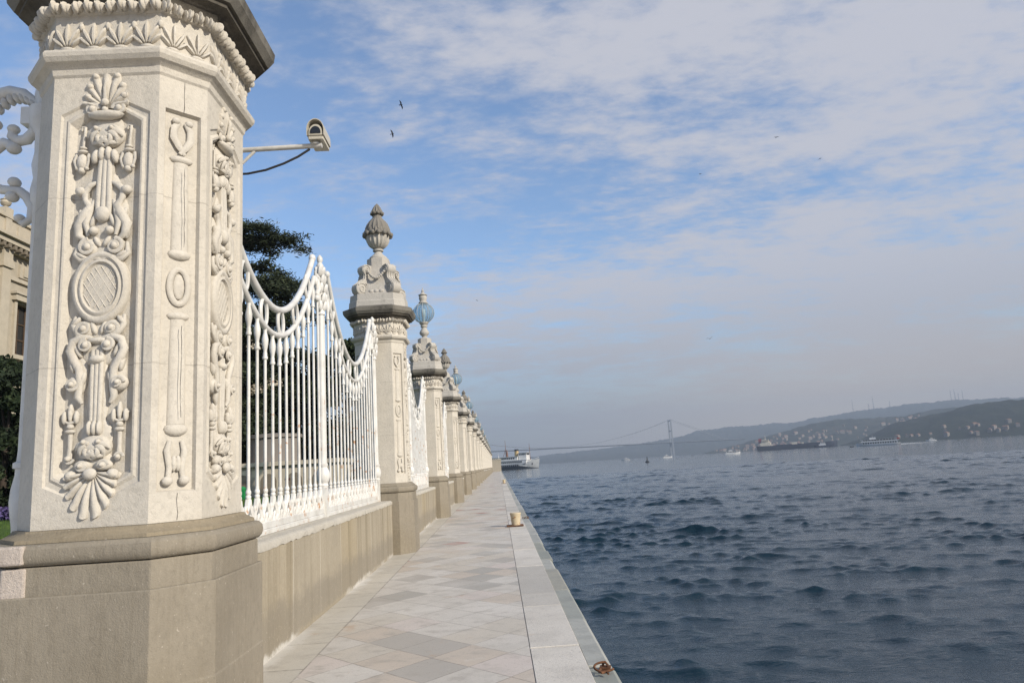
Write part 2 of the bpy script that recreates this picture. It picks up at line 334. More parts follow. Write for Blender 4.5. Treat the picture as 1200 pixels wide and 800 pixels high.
def water_mat():
    m = NM('sea_water', 0.05, 0.5); m.b.inputs['IOR'].default_value = 1.333
    n1 = m.n('ShaderNodeTexNoise', Vector=m.mapv((1.0, 1.6, 1), (0, 0, R(25))), Scale=1.6, Detail=5.0, Roughness=0.62, Distortion=0.4).outputs[0]
    n2 = m.n('ShaderNodeTexNoise', Vector=m.mapv((1.0, 1.7, 1), (0, 0, R(-20))), Scale=0.8, Detail=8.0, Roughness=0.68, Distortion=0.3).outputs[0]
    n3 = m.n('ShaderNodeTexNoise', Vector=m.mapv((1.0, 1.8, 1), (0, 0, R(10))), Scale=7.0, Detail=3.0, Roughness=0.6).outputs[0]
    b1 = m.bump(n2, 1.0, 0.085); b2 = m.bump(n1, 1.0, 0.020, b1); b3 = m.bump(n3, 0.9, 0.002, b2)
    return m.done((0.005, 0.021, 0.034), b3)
M['water'] = water_mat()
def lawn_mat():
    m = NM('lawn', 0.95, 0.1); return m.done(m.mix(m.rng(m.noise(3, 6), 0.35, 0.7), (0.055, 0.10, 0.022), (0.085, 0.13, 0.035)), m.bump(m.noise(60, 4), 0.6, 0.02))
M['lawn'] = lawn_mat()
def foliage(name, a, b, sc=1.2):
    m = NM(name, 0.75, 0.25); t = m.n('ShaderNodeNewGeometry').outputs['Random Per Island']
    c = m.mix(t, a, b); return m.done(m.mix(m.rng(m.noise(sc, 4), 0.35, 0.7), c, tuple(x*0.55 for x in a)))
M['cedar'] = foliage('cedar_needles', (0.020, 0.032, 0.016), (0.052, 0.064, 0.028))
M['dark_leaf'] = foliage('dark_leaves', (0.018, 0.030, 0.012), (0.045, 0.065, 0.022))
M['hedge_leaf'] = foliage('conifer_leaves', (0.014, 0.026, 0.012), (0.036, 0.052, 0.020))
M['bark'] = plain('bark', (0.055, 0.042, 0.032), 0.95, 0.25, 6, bump=0.6)
M['flower'] = foliage('purple_flowers', (0.16, 0.12, 0.32), (0.10, 0.12, 0.06))
M['palace'] = stone_mat('palace_stone', (0.42, 0.375, 0.30), (0.30, 0.23, 0.15), joints=False, soot=0.02)
M['palace_trim'] = stone_mat('palace_trim_stone', (0.48, 0.43, 0.345), (0.25, 0.19, 0.13), joints=False, soot=0.06)
M['palace_shade'] = plain('painted_shade_stone', (0.20, 0.17, 0.13), 0.9)  # shade under the cornice and inside the niches, put into the colour
M['pane'] = plain('dark_window_glass', (0.02, 0.022, 0.025), 0.12)
M['wood'] = plain('brown_window_frame', (0.10, 0.065, 0.04), 0.6)
M['white'] = plain('white_paint', (0.74, 0.74, 0.72), 0.5, 0.06)
M['cctv'] = plain('cream_housing_paint', (0.50, 0.47, 0.39), 0.45, 0.08, 20)
M['pole'] = plain('grey_white_pole_paint', (0.60, 0.59, 0.56), 0.45, 0.08, 20)
M['black'] = plain('black_rubber', (0.03, 0.028, 0.03), 0.5)
M['bollard'] = NM('rusty_cream_paint', 0.6).mat
_m = NM('rusty_cream_bollard', 0.6); M['bollard'] = _m.done(_m.mix(_m.rng(_m.noise(9, 6, 0.65), 0.55, 0.66, 0, 0.9), (0.56, 0.47, 0.32), (0.33, 0.15, 0.05)), _m.bump(_m.noise(40, 3), 0.3, 0.004))
M['rust'] = plain('rusty_iron', (0.16, 0.07, 0.032), 0.85, 0.3, 30, bump=0.4)
M['green'] = plain('green_plastic', (0.01, 0.22, 0.06), 0.5)
M['red'] = plain('red_paint', (0.30, 0.035, 0.03), 0.5)
M['hull_dark'] = plain('dark_hull_paint', (0.018, 0.025, 0.035), 0.55)
M['hull_navy'] = plain('navy_hull_paint', (0.012, 0.022, 0.05), 0.55)
M['boatwhite'] = plain('boat_white_paint', (0.70, 0.70, 0.69), 0.45, 0.05, 0.5)
M['ferryhull'] = plain('ferry_hull_grey_white', (0.46, 0.48, 0.49), 0.5, 0.06, 0.5)
M['cream'] = plain('cream_superstructure_paint', (0.74, 0.66, 0.52), 0.5, 0.06, 0.3)
M['funnel'] = plain('ochre_funnel_paint', (0.50, 0.36, 0.17), 0.5, 0.06, 1)
M['mast'] = plain('brown_mast_paint', (0.20, 0.105, 0.07), 0.6, 0.1, 1)
M['steel'] = plain('bridge_steel', (0.20, 0.22, 0.24), 0.6, 0.06, 0.05)
M['house_wall'] = plain('house_render', (0.20, 0.18, 0.16), 0.85, 0.1, 0.1)
M['roof'] = plain('clay_roof_tiles', (0.30, 0.15, 0.10), 0.85, 0.1, 0.1)
M['bird'] = plain('dark_feathers', (0.02, 0.02, 0.022), 0.8)
M['gull'] = plain('grey_white_feathers', (0.16, 0.16, 0.17), 0.8)
M['foam'] = plain('foam', (0.72, 0.74, 0.76), 0.8)
def forest(name, a, b):
    m = NM(name, 0.95, 0.1); n = m.noise(0.012, 6, 0.65); n2 = m.noise(0.05, 4, 0.6)
    c = m.mix(m.rng(n, 0.35, 0.7), a, b); return m.done(m.mix(m.rng(n2, 0.5, 0.7, 0, 0.6), c, tuple(x*0.5 for x in a)))
M['forest'] = forest('wooded_hill', (0.014, 0.023, 0.016), (0.030, 0.036, 0.024))
M['forest_town'] = forest('built_up_hill', (0.022, 0.032, 0.024), (0.060, 0.060, 0.050))
def glass_blue():
    m = NM('pale_blue_lamp_glass', 0.05, 0.6); t = m.t
    m.b.inputs['Base Color'].default_value = (0.34, 0.44, 0.50, 1)
    tr = m.n('ShaderNodeBsdfTransparent', Color=(0.74, 0.86, 0.92, 1))
    mx = m.n('ShaderNodeMixShader', i0=0.32, i1=tr.outputs[0], i2=m.b.outputs[0])
    t.links.new(mx.outputs[0], t.nodes['Material Output'].inputs[0]); return m.mat
M['glass'] = glass_blue()
M['rib'] = plain('lamp_rib_paint', (0.40, 0.41, 0.41), 0.5, 0.1, 20)

# ================================================================== SETTING
XE, XJ, XB = 0.83, 0.18, 0.62      # water edge, paving joint, slab / kerb joint
XW, XF, ZW = -2.18, -2.456, 1.055  # face of the low wall, line of the fence, top of the wall
YEND = 222.0; ZWATER = -1.2
def struct(o): return tag(o, kind='structure')
# raised garden ground behind the wall (a sheet running far inland)
b = MB(); xs = [-2.60, -8, -20, -60, -400, -1500]; ys = [5.05, 20, 40, 120, 260, 1600]
b.add([(x if x < -2.7 or y > 5.3 else -3.05, y, 0.93) for y in ys for x in xs], [(j*6+i, j*6+i+1, (j+1)*6+i+1, (j+1)*6+i) for j in range(5) for i in range(5)])
struct(b.build('lawn', M['lawn']))
b = MB(); b.add([(x, y, 0) for y in (-30, 4.9, 30, YEND) for x in (-3.2, -1.3, XJ)] + [(-12, -30, 0), (-12, 4.9, 0)], [(j*3+i, j*3+i+1, (j+1)*3+i+1, (j+1)*3+i) for j in range(3) for i in range(2)] + [(12, 0, 3, 13)])
struct(b.build('promenade', M['paving']))
def bevel_slab(b, x0, x1, y0, y1, z0, z1, r=0.012):
    b.rings([[(x0, y0, z0), (x1, y0, z0), (x1, y1, z0), (x0, y1, z0)], [(x0, y0, z1-r), (x1, y0, z1-r), (x1, y1, z1-r), (x0, y1, z1-r)],
             [(x0+r, y0+r, z1), (x1-r, y0+r, z1), (x1-r, y1-r, z1), (x0+r, y1-r, z1)]])
b = MB(); y = -20.0
while y < YEND:
    L = random.uniform(0.75, 1.35); bevel_slab(b, XJ+0.004, XB, y, y+L-0.006, -0.5, random.uniform(-0.006, 0.006), 0.005); y += L
struct(b.build('edge_slabs', M['edge']))
b = MB(); y = -20.0
while y < YEND:
    L = random.uniform(0.9, 1.9); dx_ = random.uniform(-0.014, 0.010); zt = random.uniform(-0.03, -0.012)
    r = random.uniform(0.015, 0.045)
    b.rings([[(XB+0.004, y, -0.5), (XE+dx_, y, -0.5), (XE+dx_, y+L-0.012, -0.5), (XB+0.004, y+L-0.012, -0.5)],
             [(XB+0.004, y, zt-0.004), (XE+dx_, y, zt-r), (XE+dx_, y+L-0.012, zt-r), (XB+0.004, y+L-0.012, zt-0.004)],
             [(XB+0.008, y+0.006, zt), (XE+dx_-r, y+r*0.5, zt), (XE+dx_-r, y+L-0.012-r*0.5, zt), (XB+0.008, y+L-0.018, zt)]]); y += L
struct(b.build('quay_kerb', M['kerb']))
b = MB(); b.box(XJ-0.5, XE-0.05, -20, YEND, -4, -0.52); b.box(-3.2, XE-0.05, YEND, YEND+0.4, -4, -0.1); struct(b.build('quay_wall', M['kerb']))

# the sea: wind waves as real relief, fine ripples in the material
def make_water():
    ang = np.radians(np.concatenate([np.linspace(-22, -2.2, 18), np.arange(-2, 44, 0.078), np.linspace(44.3, 112, 60)])); rr = np.concatenate([[0.4], np.arange(1.2, 30, 0.075), np.arange(30, 60, 0.11), np.arange(60, 150, 0.19), np.geomspace(150.3, 6300, 640)]); na, nr = len(ang), len(rr)
    A, Rr = np.meshgrid(ang, rr); X = Rr*np.sin(A); Y = Rr*np.cos(A)
    Z = np.zeros_like(X); DX = np.zeros_like(X); DY = np.zeros_like(X)
    cell = (np.maximum(np.gradient(rr), rr*0.00136))[:, None]*np.ones((1, na))
    g = np.random.default_rng(5)
    gm = np.array([[0.0]])
    gw = 0.5*np.sin(X*0.23+Y*0.11+1.0)*np.sin(Y*0.19-X*0.09) + 0.5*np.sin(X*0.41-Y*0.28)*np.sin(Y*0.47+X*0.21+2) + 0.45*np.sin(X*0.06+Y*0.05)*np.sin(Y*0.045-X*0.03)
    gm = np.clip(1.0 + 0.42*gw, 0.55, 1.6)
    for k in range(150):
        lam = 0.17*(6/0.17)**(k/149.0); th = R(252) + g.normal(0, 0.58)
        amp = 0.0055*lam*(1.0 if lam < 0.45 else (0.45/lam)**0.80)*(1.0 if lam < 2.5 else (2.5/lam)**0.9)*float(g.choice([0.55, 1.0, 1.5]))*g.uniform(0.6, 1.35)
        nrow = int(np.searchsorted(cell[:, 0], lam/2.5)) + 1; kx, ky = 2*PI/lam*math.cos(th), 2*PI/lam*math.sin(th); ph = kx*X[:nrow] + ky*Y[:nrow] + g.uniform(0, 2*PI)
        fade = np.clip((lam/cell[:nrow] - 2.5)/3.0, 0, 1)*gm[:nrow]; Z[:nrow] += amp*fade*np.sin(ph); q = 1.2*amp*fade*np.cos(ph); DX[:nrow] += q*math.cos(th); DY[:nrow] += q*math.sin(th)
    for k in range(30):
        lam = 5*(26/5)**(k/29.0); th = R(250) + g.normal(0, 0.5); kx, ky = 2*PI/lam*math.cos(th), 2*PI/lam*math.sin(th)
        fade = np.clip((lam/cell - 2.5)/3.0, 0, 1); Z += 0.0026*fade*np.sin(kx*X + ky*Y + g.uniform(0, 2*PI))
    sg = 0.026; Z += 0.30*np.clip(Z, -0.08, 0.11)**2/sg*np.sign(1.0) - 0.30*sg
    X += DX; Y += DY
    v = np.stack([X, Y, Z + ZWATER], -1).reshape(-1, 3)
    i = np.arange(na*nr).reshape(nr, na); q = np.stack([i[:-1, :-1], i[1:, :-1], i[1:, 1:], i[:-1, 1:]], -1).reshape(-1, 4)
    me = bpy.data.meshes.new('water'); me.vertices.add(len(v)); me.vertices.foreach_set('co', v.ravel())
    me.loops.add(q.size); me.loops.foreach_set('vertex_index', q.ravel().astype(np.int32))
    me.polygons.add(len(q)); me.polygons.foreach_set('loop_start', np.arange(0, q.size, 4, dtype=np.int32)); me.polygons.foreach_set('loop_total', np.full(len(q), 4, np.int32))
    me.update(); me.validate(); me.polygons.foreach_set('use_smooth', np.ones(len(q), bool)); me.materials.append(M['water'])
    # faces must look up
    if me.polygons[10].normal.z < 0: me.flip_normals()
    o = bpy.data.objects.new('water', me); C.objects.link(o); return struct(o)
make_water()

# far hills: ridges given by real ground positions (x, y, height of the crest)
class Ridge:
    def __init__(s, pts, front, back, rough, seed):
        P = np.array(pts, float); d = np.concatenate([[0], np.cumsum(np.hypot(*np.diff(P[:, :2], axis=0).T))]); s.P, s.d, s.front, s.back, s.rough, s.seed = P, d/d[-1], front, back, rough, seed
    def at(s, t, w):
        """t along the ridge 0..1; w: -1 foot on the near side, 0 crest, 1 far foot"""
        x, y, z = (np.interp(t, s.d, s.P[:, k]) for k in range(3))
        l = math.hypot(x, y); ux, uy = x/l, y/l
        off = w*(s.front if w < 0 else s.back); px_, py_ = x + ux*off, y + uy*off
        prof = math.cos(min(1, abs(w))*PI/2)**0.9 if w > 0 else (1 - abs(w))**0.8
        n = mnoise.fractal(Vector((px_*0.006, py_*0.006, s.seed)), 0.9, 2.1, 6)*s.rough*1.2 + mnoise.noise(Vector((px_*0.045, py_*0.045, s.seed)))*s.rough*0.8
        return (px_, py_, ZWATER - 2 + (z + 2)*prof + n*min(1, 3*(1-abs(w))))
    def build(s, name, mat, nt=420, nw=26):
        b = MB(); ws = list(np.linspace(-1, 1, nw)); vs = [s.at(t, w) for t in np.linspace(0, 1, nt) for w in ws]
        b.add(vs, [(i*nw+j, (i+1)*nw+j, (i+1)*nw+j+1, i*nw+j+1) for i in range(nt-1) for j in range(nw-1)])
        return struct(b.build(name, mat, smooth=80))
H_near = Ridge([(1000, 2060, -2), (1015, 1960, 12), (1066, 1900, 46), (1140, 1850, 66), (1220, 1790, 83), (1290, 1740, 87), (1370, 1690, 88), (1480, 1640, 86), (1700, 1540, 95), (2100, 1300, 110)], 330, 300, 5.0, 1.3)
H_near.build('hill', M['forest'], 1100, 40)
H_mid = Ridge([(860, 2960, 0), (990, 2905, 28), (1083, 2797, 58), (1150, 2765, 72), (1224, 2738, 88), (1361, 2673, 97), (1512, 2591, 95), (1606, 2533, 104), (1800, 2400, 112), (2300, 2200, 120)], 420, 350, 6.0, 4.7)
H_mid.build('hill', M['forest_town'], 900, 36)
H_far = Ridge([(300, 5500, 60), (900, 5450, 84), (1271, 5351, 119), (1520, 5286, 172), (1868, 5173, 180), (2194, 5043, 188), (2360, 4980, 208), (2502, 4898, 232), (2735, 4771, 236), (2953, 4640, 252), (3148, 4510, 236), (3600, 4200, 220)], 1500, 700, 9.0, 8.1)
H_far.build('hill', M['forest_town'])
H_shore = Ridge([(-1150, 5000, 30), (-380, 5180, 40), (130, 5150, 45), (490, 5100, 66), (897, 5020, 88), (1217, 4970, 118), (1447, 4900, 156), (1700, 4740, 140), (2050, 4600, 70)], 640, 500, 7.0, 12.9)
H_shore.build('hill', M['forest_town'])

# ================================================================== STONE PILLARS
PZ = {'joint': 0.49}
def spiral(b, cu, cz, r, y, turns=1.75, dirn=1, th=0.016, start=0.0, n=26):
    pts = []; rad = []
    for i in range(n):
        t = i/(n-1); a = start + dirn*turns*2*PI*t; q = r*(1-0.86*t)
        pts.append((cu + q*math.cos(a), y - 0.012*t, cz + q*math.sin(a))); rad.append(th*(1-0.35*t))
    b.tube(pts, rad, 6); b.ell((cu, y-0.01, cz), (th*1.5, 0.028, th*1.5), 8, 5)
def fan(b, cz, a0, a1, wu, wz, ridges, bulge, ridge, base=0.02):
    """scallop shell: ridged fan rising from the ground of the panel"""
    na_, nr_ = ridges*8+1, 9; vs = []
    for i in range(na_):
        t = i/(na_-1); a = R(a0 + (a1-a0)*t); ph = abs(math.sin(PI*ridges*t)); L = (0.88+0.12*ph**0.6)/math.sqrt((math.cos(a)/wu)**2 + (math.sin(a)/wz)**2)
        for j in range(nr_):
            r = j/(nr_-1); h = base + bulge*math.sin(PI*min(1, r*1.08+0.05))**0.7*(0.55+0.45*r) + ridge*ph**0.8*min(1, r*1.6)
            if j == nr_-1: h = -0.02
            elif j == nr_-2: h = base + 0.55*bulge + ridge*ph
            rr_ = min(1.0, r*1.12) if j < nr_-1 else 1.0
            vs.append((L*rr_*math.cos(a), -h, cz + L*rr_*math.sin(a)))
    b.add(vs, [(i*nr_+j, (i+1)*nr_+j, (i+1)*nr_+j+1, i*nr_+j+1) for i in range(na_-1) for j in range(nr_-1)])
def ornament_meshes():
    """carved relief of the large panel; u = x, out of the wall = -y, wall face at y = 0, z true height"""
    O = []
    def add(name, b):
        b.v = [(x, y*0.80 if y < 0 else y, z) for x, y, z in b.v]; O.append((name, b))
    # shell crowning the panel
    b = MB(); yb = -0.02
    fan(b, 4.07, 4, 176, 0.150, 0.285, 9, 0.045, 0.030)
    b.tube([(0, -0.07, 4.10), (0, -0.085, 4.2), (0, -0.065, 4.29)], [0.012, 0.010, 0.008], 6)
    for s_ in (-1, 1):
        for zz, uu in ((4.15, 0.115), (4.22, 0.105), (4.29, 0.07)): b.ell((s_*uu, -0.055, zz), (0.026, 0.035, 0.022), 8, 5, Matrix.Rotation(R(-30*s_), 3, 'Y'))
    spiral(b, -0.085, 4.06, 0.042, -0.055, 1.6, 1); spiral(b, 0.085, 4.06, 0.042, -0.055, 1.6, -1, start=PI)
    b.ell((0, -0.05, 4.02), (0.12, 0.05, 0.032), 12, 6); b.ell((0, -0.075, 4.10), (0.026, 0.03, 0.026)); b.ell((0, -0.07, 4.05), (0.02, 0.03, 0.02))
    add('shell_ornament', b)
    # leafy rosette ball
    def rosette(cz, r):
        b = MB(); b.ell((0, -0.015, cz), (r, 0.065, r*0.72), 16, 8)
        for s_ in (-1, 1):
            for k in range(4):
                a0 = R(60 - 42*k); pts = []
                for i in range(9):
                    t = i/8; a = a0 - t*R(70); q = r*(0.30 + 0.66*t)
                    uu, ww = s_*q*math.cos(a), q*0.72*math.sin(a)
                    pts.append((uu, -0.02 - 0.06*math.sqrt(max(0, 1 - (q/r)**2*0.9)), cz + ww))
                b.tube(pts, [0.010+0.008*math.sin(PI*i/8) for i in range(9)], 6)
            spiral(b, s_*r*0.42, cz + r*0.28, r*0.20, -0.07, 1.2, s_, 0.010)
        return b
    add('rosette', rosette(3.885, 0.118))
    b = MB()
    for k, u in enumerate((-0.062, -0.022, 0.022, 0.062)): b.ell((u, -0.035, 3.765 - 0.02*abs(k-1.5)), (0.024, 0.04, 0.05), 8, 6, Matrix.Rotation(R(-8*(k-1.5)), 3, 'Y'))
    add('tulip_leaves', b)
    # fluted stem and the acanthus sides
    b = MB()
    for u in (-0.030, 0, 0.030): b.tube([(u*0.85, -0.030, 3.74), (u, -0.034, 3.6), (u*1.15, -0.036, 3.40), (u*1.1, -0.036, 3.33)], [0.016, 0.019, 0.020, 0.017], 8)
    b.ell((0, -0.04, 3.34), (0.05, 0.045, 0.055), 10, 6); b.box(-0.05, 0.05, -0.028, 0.01, 3.34, 3.75)
    add('fluted_stem', b)
    b = MB()
    for s_ in (-1, 1):
        P = [(0.05, 3.56), (0.085, 3.54), (0.125, 3.50), (0.115, 3.44), (0.085, 3.40), (0.115, 3.34), (0.150, 3.27), (0.145, 3.20), (0.10, 3.17)]
        b.tube([(s_*u, -0.03-0.012*(i % 2), z) for i, (u, z) in enumerate(P)], [0.012, 0.020, 0.026, 0.018, 0.028, 0.034, 0.034, 0.026, 0.012], 8)
        b.tube([(s_*0.060, -0.03, 3.44), (s_*0.085, -0.04, 3.36), (s_*0.105, -0.045, 3.28), (s_*0.085, -0.04, 3.20)], [0.012, 0.020, 0.022, 0.012], 7)
        b.ell((s_*0.145, -0.04, 3.50), (0.034, 0.04, 0.03)); b.ell((s_*0.05, -0.045, 3.23), (0.028, 0.04, 0.028))
        spiral(b, s_*0.085, 3.125, 0.052, -0.045, 1.7, -s_, 0.016, PI/2)
        b.ell((s_*0.085, -0.015, 3.125), (0.062, 0.045, 0.062), 12, 6)
        b.tube([(s_*0.15, -0.02, 3.15), (s_*0.165, -0.03, 3.08), (s_*0.13, -0.03, 3.04), (s_*0.05, -0.03, 3.055), (0, -0.03, 3.04)], [0.012, 0.020, 0.022, 0.018, 0.016], 7)
    add('acanthus_scroll', b)
    b = MB()
    for u, z, ru, rz in ((0, 3.50, 0.10, 0.15), (0, 3.24, 0.145, 0.12), (0, 3.10, 0.15, 0.07), (-0.09, 3.36, 0.06, 0.11), (0.09, 3.36, 0.06, 0.11), (0, 3.95, 0.10, 0.10), (0, 2.58, 0.14, 0.08), (0, 2.45, 0.14, 0.09), (-0.115, 2.32, 0.055, 0.13), (0.115, 2.32, 0.055, 0.13), (0, 2.2, 0.07, 0.25), (0, 1.93, 0.10, 0.12), (0, 1.77, 0.11, 0.08)):
        b.ell((u, 0.0, z), (ru, 0.030, rz), 14, 8)
    for s_ in (-1, 1):
        for u, z, a_, l in ((0.10, 3.42, 35, 0.06), (0.13, 3.33, 20, 0.055), (0.155, 3.22, 5, 0.05), (0.06, 3.30, -20, 0.05), (0.03, 3.16, 30, 0.04), (0.125, 3.07, 60, 0.045), (0.14, 2.64, -40, 0.045), (0.03, 2.60, 20, 0.045), (0.12, 2.46, 25, 0.05), (0.15, 2.37, 10, 0.05), (0.085, 2.28, -15, 0.05)):
            b.ell((s_*u, -0.030, z), (0.018, 0.028, l), 8, 6, Matrix.Rotation(R(a_*s_), 3, 'Y'))
    add('carved_ground', b)
    # oval medallion with cross-hatched field
    b = MB(); n = 40
    ov = lambda rx, rz, y: [(rx*0.94*math.cos(2*PI*i/n), y, 2.86 + rz*1.07*math.sin(2*PI*i/n)) for i in range(n)]
    b.rings([ov(0.190, 0.222, 0.01), ov(0.190, 0.222, -0.030), ov(0.180, 0.212, -0.052), ov(0.158, 0.190, -0.056), ov(0.150, 0.180, -0.040), ov(0.142, 0.172, -0.040), ov(0.136, 0.166, -0.052), ov(0.124, 0.154, -0.052), ov(0.116, 0.146, -0.030), ov(0.05, 0.06, -0.036)], False, True)
    for k in range(-3, 4):
        for s_ in (-1, 1):
            o_ = k*0.048; pts = []
            for i in range(25):
                t = (i/24 - 0.5)*0.34; u = t*0.62 + o_*0.9; w = s_*t + 0.0
                if (u/0.112)**2 + (w/0.142)**2 < 1: pts.append((u, -0.034, 2.86 + w))
            if len(pts) > 2: b.tube(pts, 0.0042, 4)
    add('oval_medallion', b)
    b = MB()
    for s_ in (-1, 1):
        b.ell((s_*0.085, -0.015, 2.595), (0.068, 0.045, 0.058), 12, 6); spiral(b, s_*0.085, 2.595, 0.046, -0.05, 1.7, s_, 0.015, -PI/2)
        b.tube([(s_*0.15, -0.02, 2.68), (s_*0.155, -0.035, 2.62), (s_*0.12, -0.04, 2.55), (s_*0.05, -0.035, 2.545)], [0.010, 0.020, 0.020, 0.012], 7)
        # scroll capital with arms
        spiral(b, s_*0.065, 2.49, 0.040, -0.055, 1.5, -s_, 0.015, PI/2)
        b.tube([(s_*0.03, -0.04, 2.535), (s_*0.09, -0.045, 2.545), (s_*0.145, -0.045, 2.52), (s_*0.165, -0.045, 2.46), (s_*0.140, -0.042, 2.40), (s_*0.105, -0.04, 2.34), (s_*0.10, -0.04, 2.25), (s_*0.11, -0.035, 2.17), (s_*0.085, -0.03, 2.13)],
               [0.012, 0.022, 0.026, 0.028, 0.028, 0.026, 0.024, 0.024, 0.012], 8)
        b.ell((s_*0.135, -0.02, 2.25), (0.055, 0.05, 0.052), 12, 6); spiral(b, s_*0.138, 2.25, 0.038, -0.06, 1.5, s_, 0.012)
    b.ell((0, -0.03, 2.52), (0.075, 0.04, 0.022))
    add('volute_bracket', b)
    b = MB()
    for u in (-0.026, 0, 0.026): b.tube([(u, -0.034, 2.46), (u, -0.036, 2.3), (u*0.9, -0.034, 2.02)], [0.016, 0.0165, 0.014], 8)
    b.box(-0.042, 0.042, -0.03, 0.01, 2.0, 2.44); b.ell((0, -0.04, 2.40), (0.05, 0.04, 0.028))
    for u in (-0.03, 0, 0.03): b.ell((u, -0.04, 1.98), (0.019, 0.036, 0.045), 8, 6)
    add('fluted_stem', b)
    add('rosette', rosette(1.865, 0.105))
    # hanging shell at the foot
    b = MB()
    for s_ in (-1, 1):
        b.ell((s_*0.062, -0.03, 1.755), (0.055, 0.045, 0.036), 10, 6); spiral(b, s_*0.065, 1.755, 0.032, -0.06, 1.3, s_, 0.010)
    fan(b, 1.715, -178, -2, 0.160, 0.285, 10, 0.050, 0.034)
    for s_ in (-1, 1): b.ell((s_*0.125, -0.05, 1.70), (0.036, 0.045, 0.030), 8, 6, Matrix.Rotation(R(25*s_), 3, 'Y'))
    b.ell((0, -0.08, 1.705), (0.042, 0.035, 0.036), 12, 6)
    add('shell_ornament', b)
    # hanging lanterns and torches at the sides
    for s_ in (-1, 1):
        b = MB(); u = s_*0.148
        b.tube([(u-0.02, -0.015, 3.93), (u-0.012, -0.02, 3.955), (u+0.006, -0.02, 3.95), (u+0.004, -0.02, 3.90), (u, -0.022, 3.84), (u, -0.022, 3.80)], [0.008, 0.009, 0.010, 0.010, 0.012, 0.013], 7)
        b.ell((u, -0.03, 3.80), (0.026, 0.03, 0.012)); b.ell((u, -0.03, 3.775), (0.034, 0.032, 0.014)); b.ell((u, -0.03, 3.70), (0.036, 0.04, 0.06), 10, 6)
        for q in (-1, 0, 1): b.tube([(u+q*0.038, -0.03, 3.76), (u+q*0.046, -0.045, 3.71), (u+q*0.03, -0.04, 3.655)], 0.009, 6)
        b.ell((u, -0.035, 3.645), (0.022, 0.03, 0.022)); b.ell((u-0.03, -0.035, 3.66), (0.014, 0.02, 0.014)); b.ell((u+0.03, -0.035, 3.66), (0.014, 0.02, 0.014))
        add('lantern_relief', b)
        b = MB(); b.tube([(u, -0.022, 1.80), (u, -0.026, 1.86), (u, -0.026, 1.95)], [0.020, 0.014, 0.016], 8)
        b.ell((u, -0.03, 1.965), (0.032, 0.032, 0.014)); b.ell((u, -0.03, 1.995), (0.022, 0.028, 0.018))
        for q in (-0.036, 0, 0.036): b.ell((u+q, -0.032, 2.05 if q else 2.075), (0.016, 0.028, 0.042 if q else 0.06), 8, 6)
        b.tube([(u-0.045, -0.03, 2.075), (u-0.04, -0.035, 2.03), (u, -0.04, 2.012), (u+0.04, -0.035, 2.03), (u+0.045, -0.03, 2.075)], 0.010, 6)
        spiral(b, u, 1.80, 0.028, -0.035, 1.2, s_, 0.010)
        add('torch_relief', b)
    return O
def chamfer_meshes():
    b = MB()
    for s_ in (-1, 1):
        b.tube([(s_*0.02, -0.02, 4.00), (s_*0.05, -0.03, 3.95), (s_*0.052, -0.03, 3.88), (s_*0.02, -0.035, 3.82), (s_*-0.015, -0.035, 3.77)], [0.016, 0.024, 0.026, 0.022, 0.012], 8)
        b.ell((s_*0.04, -0.03, 4.00), (0.026, 0.035, 0.024)); b.ell((s_*0.012, -0.03, 1.74), (0.018, 0.03, 0.05))
        b.tube([(s_*0.035, -0.025, 1.88), (s_*0.05, -0.03, 1.82), (s_*0.035, -0.03, 1.72), (s_*0.042, -0.03, 1.65)], [0.014, 0.020, 0.018, 0.016], 7)
        b.ell((s_*0.048, -0.035, 1.635), (0.033, 0.04, 0.030), 10, 6)
    b.tube([(0, 0.012, 3.72), (0, 0.010, 3.5), (0, 0.010, 3.10)], [0.048, 0.052, 0.056], 14); b.tube([(0, 0.012, 2.66), (0, 0.010, 2.4), (0, 0.010, 1.98)], [0.048, 0.052, 0.056], 14)
    b.ell((0, 0.0, 3.735), (0.074, 0.06, 0.030), 12, 6); b.ell((0, 0.0, 3.08), (0.072, 0.06, 0.038), 12, 6); b.ell((0, 0.0, 2.67), (0.070, 0.055, 0.030), 12, 6); b.ell((0, 0.0, 1.95), (0.072, 0.06, 0.044), 12, 6)
    n = 28; b.tube([(0.056*math.cos(2*PI*i/n), -0.02, 2.865 + 0.115*math.sin(2*PI*i/n)) for i in range(n)], 0.019, 8, closed=True)
    b.ell((0, -0.008, 2.865), (0.036, 0.022, 0.088), 12, 6)
    b.v = [(x*1.05, y*0.62 + 0.004, z) for x, y, z in b.v]; return [('column_relief', b)]
ORN = ornament_meshes(); CHM = chamfer_meshes()
_oc = {}
def orn_mesh(name, b, idx, mat):
    k = (name, idx)
    if k not in _oc:
        o = b.build(name, mat, smooth=60); _oc[k] = o; return o
    o = _oc[k].copy(); C.objects.link(o); return o

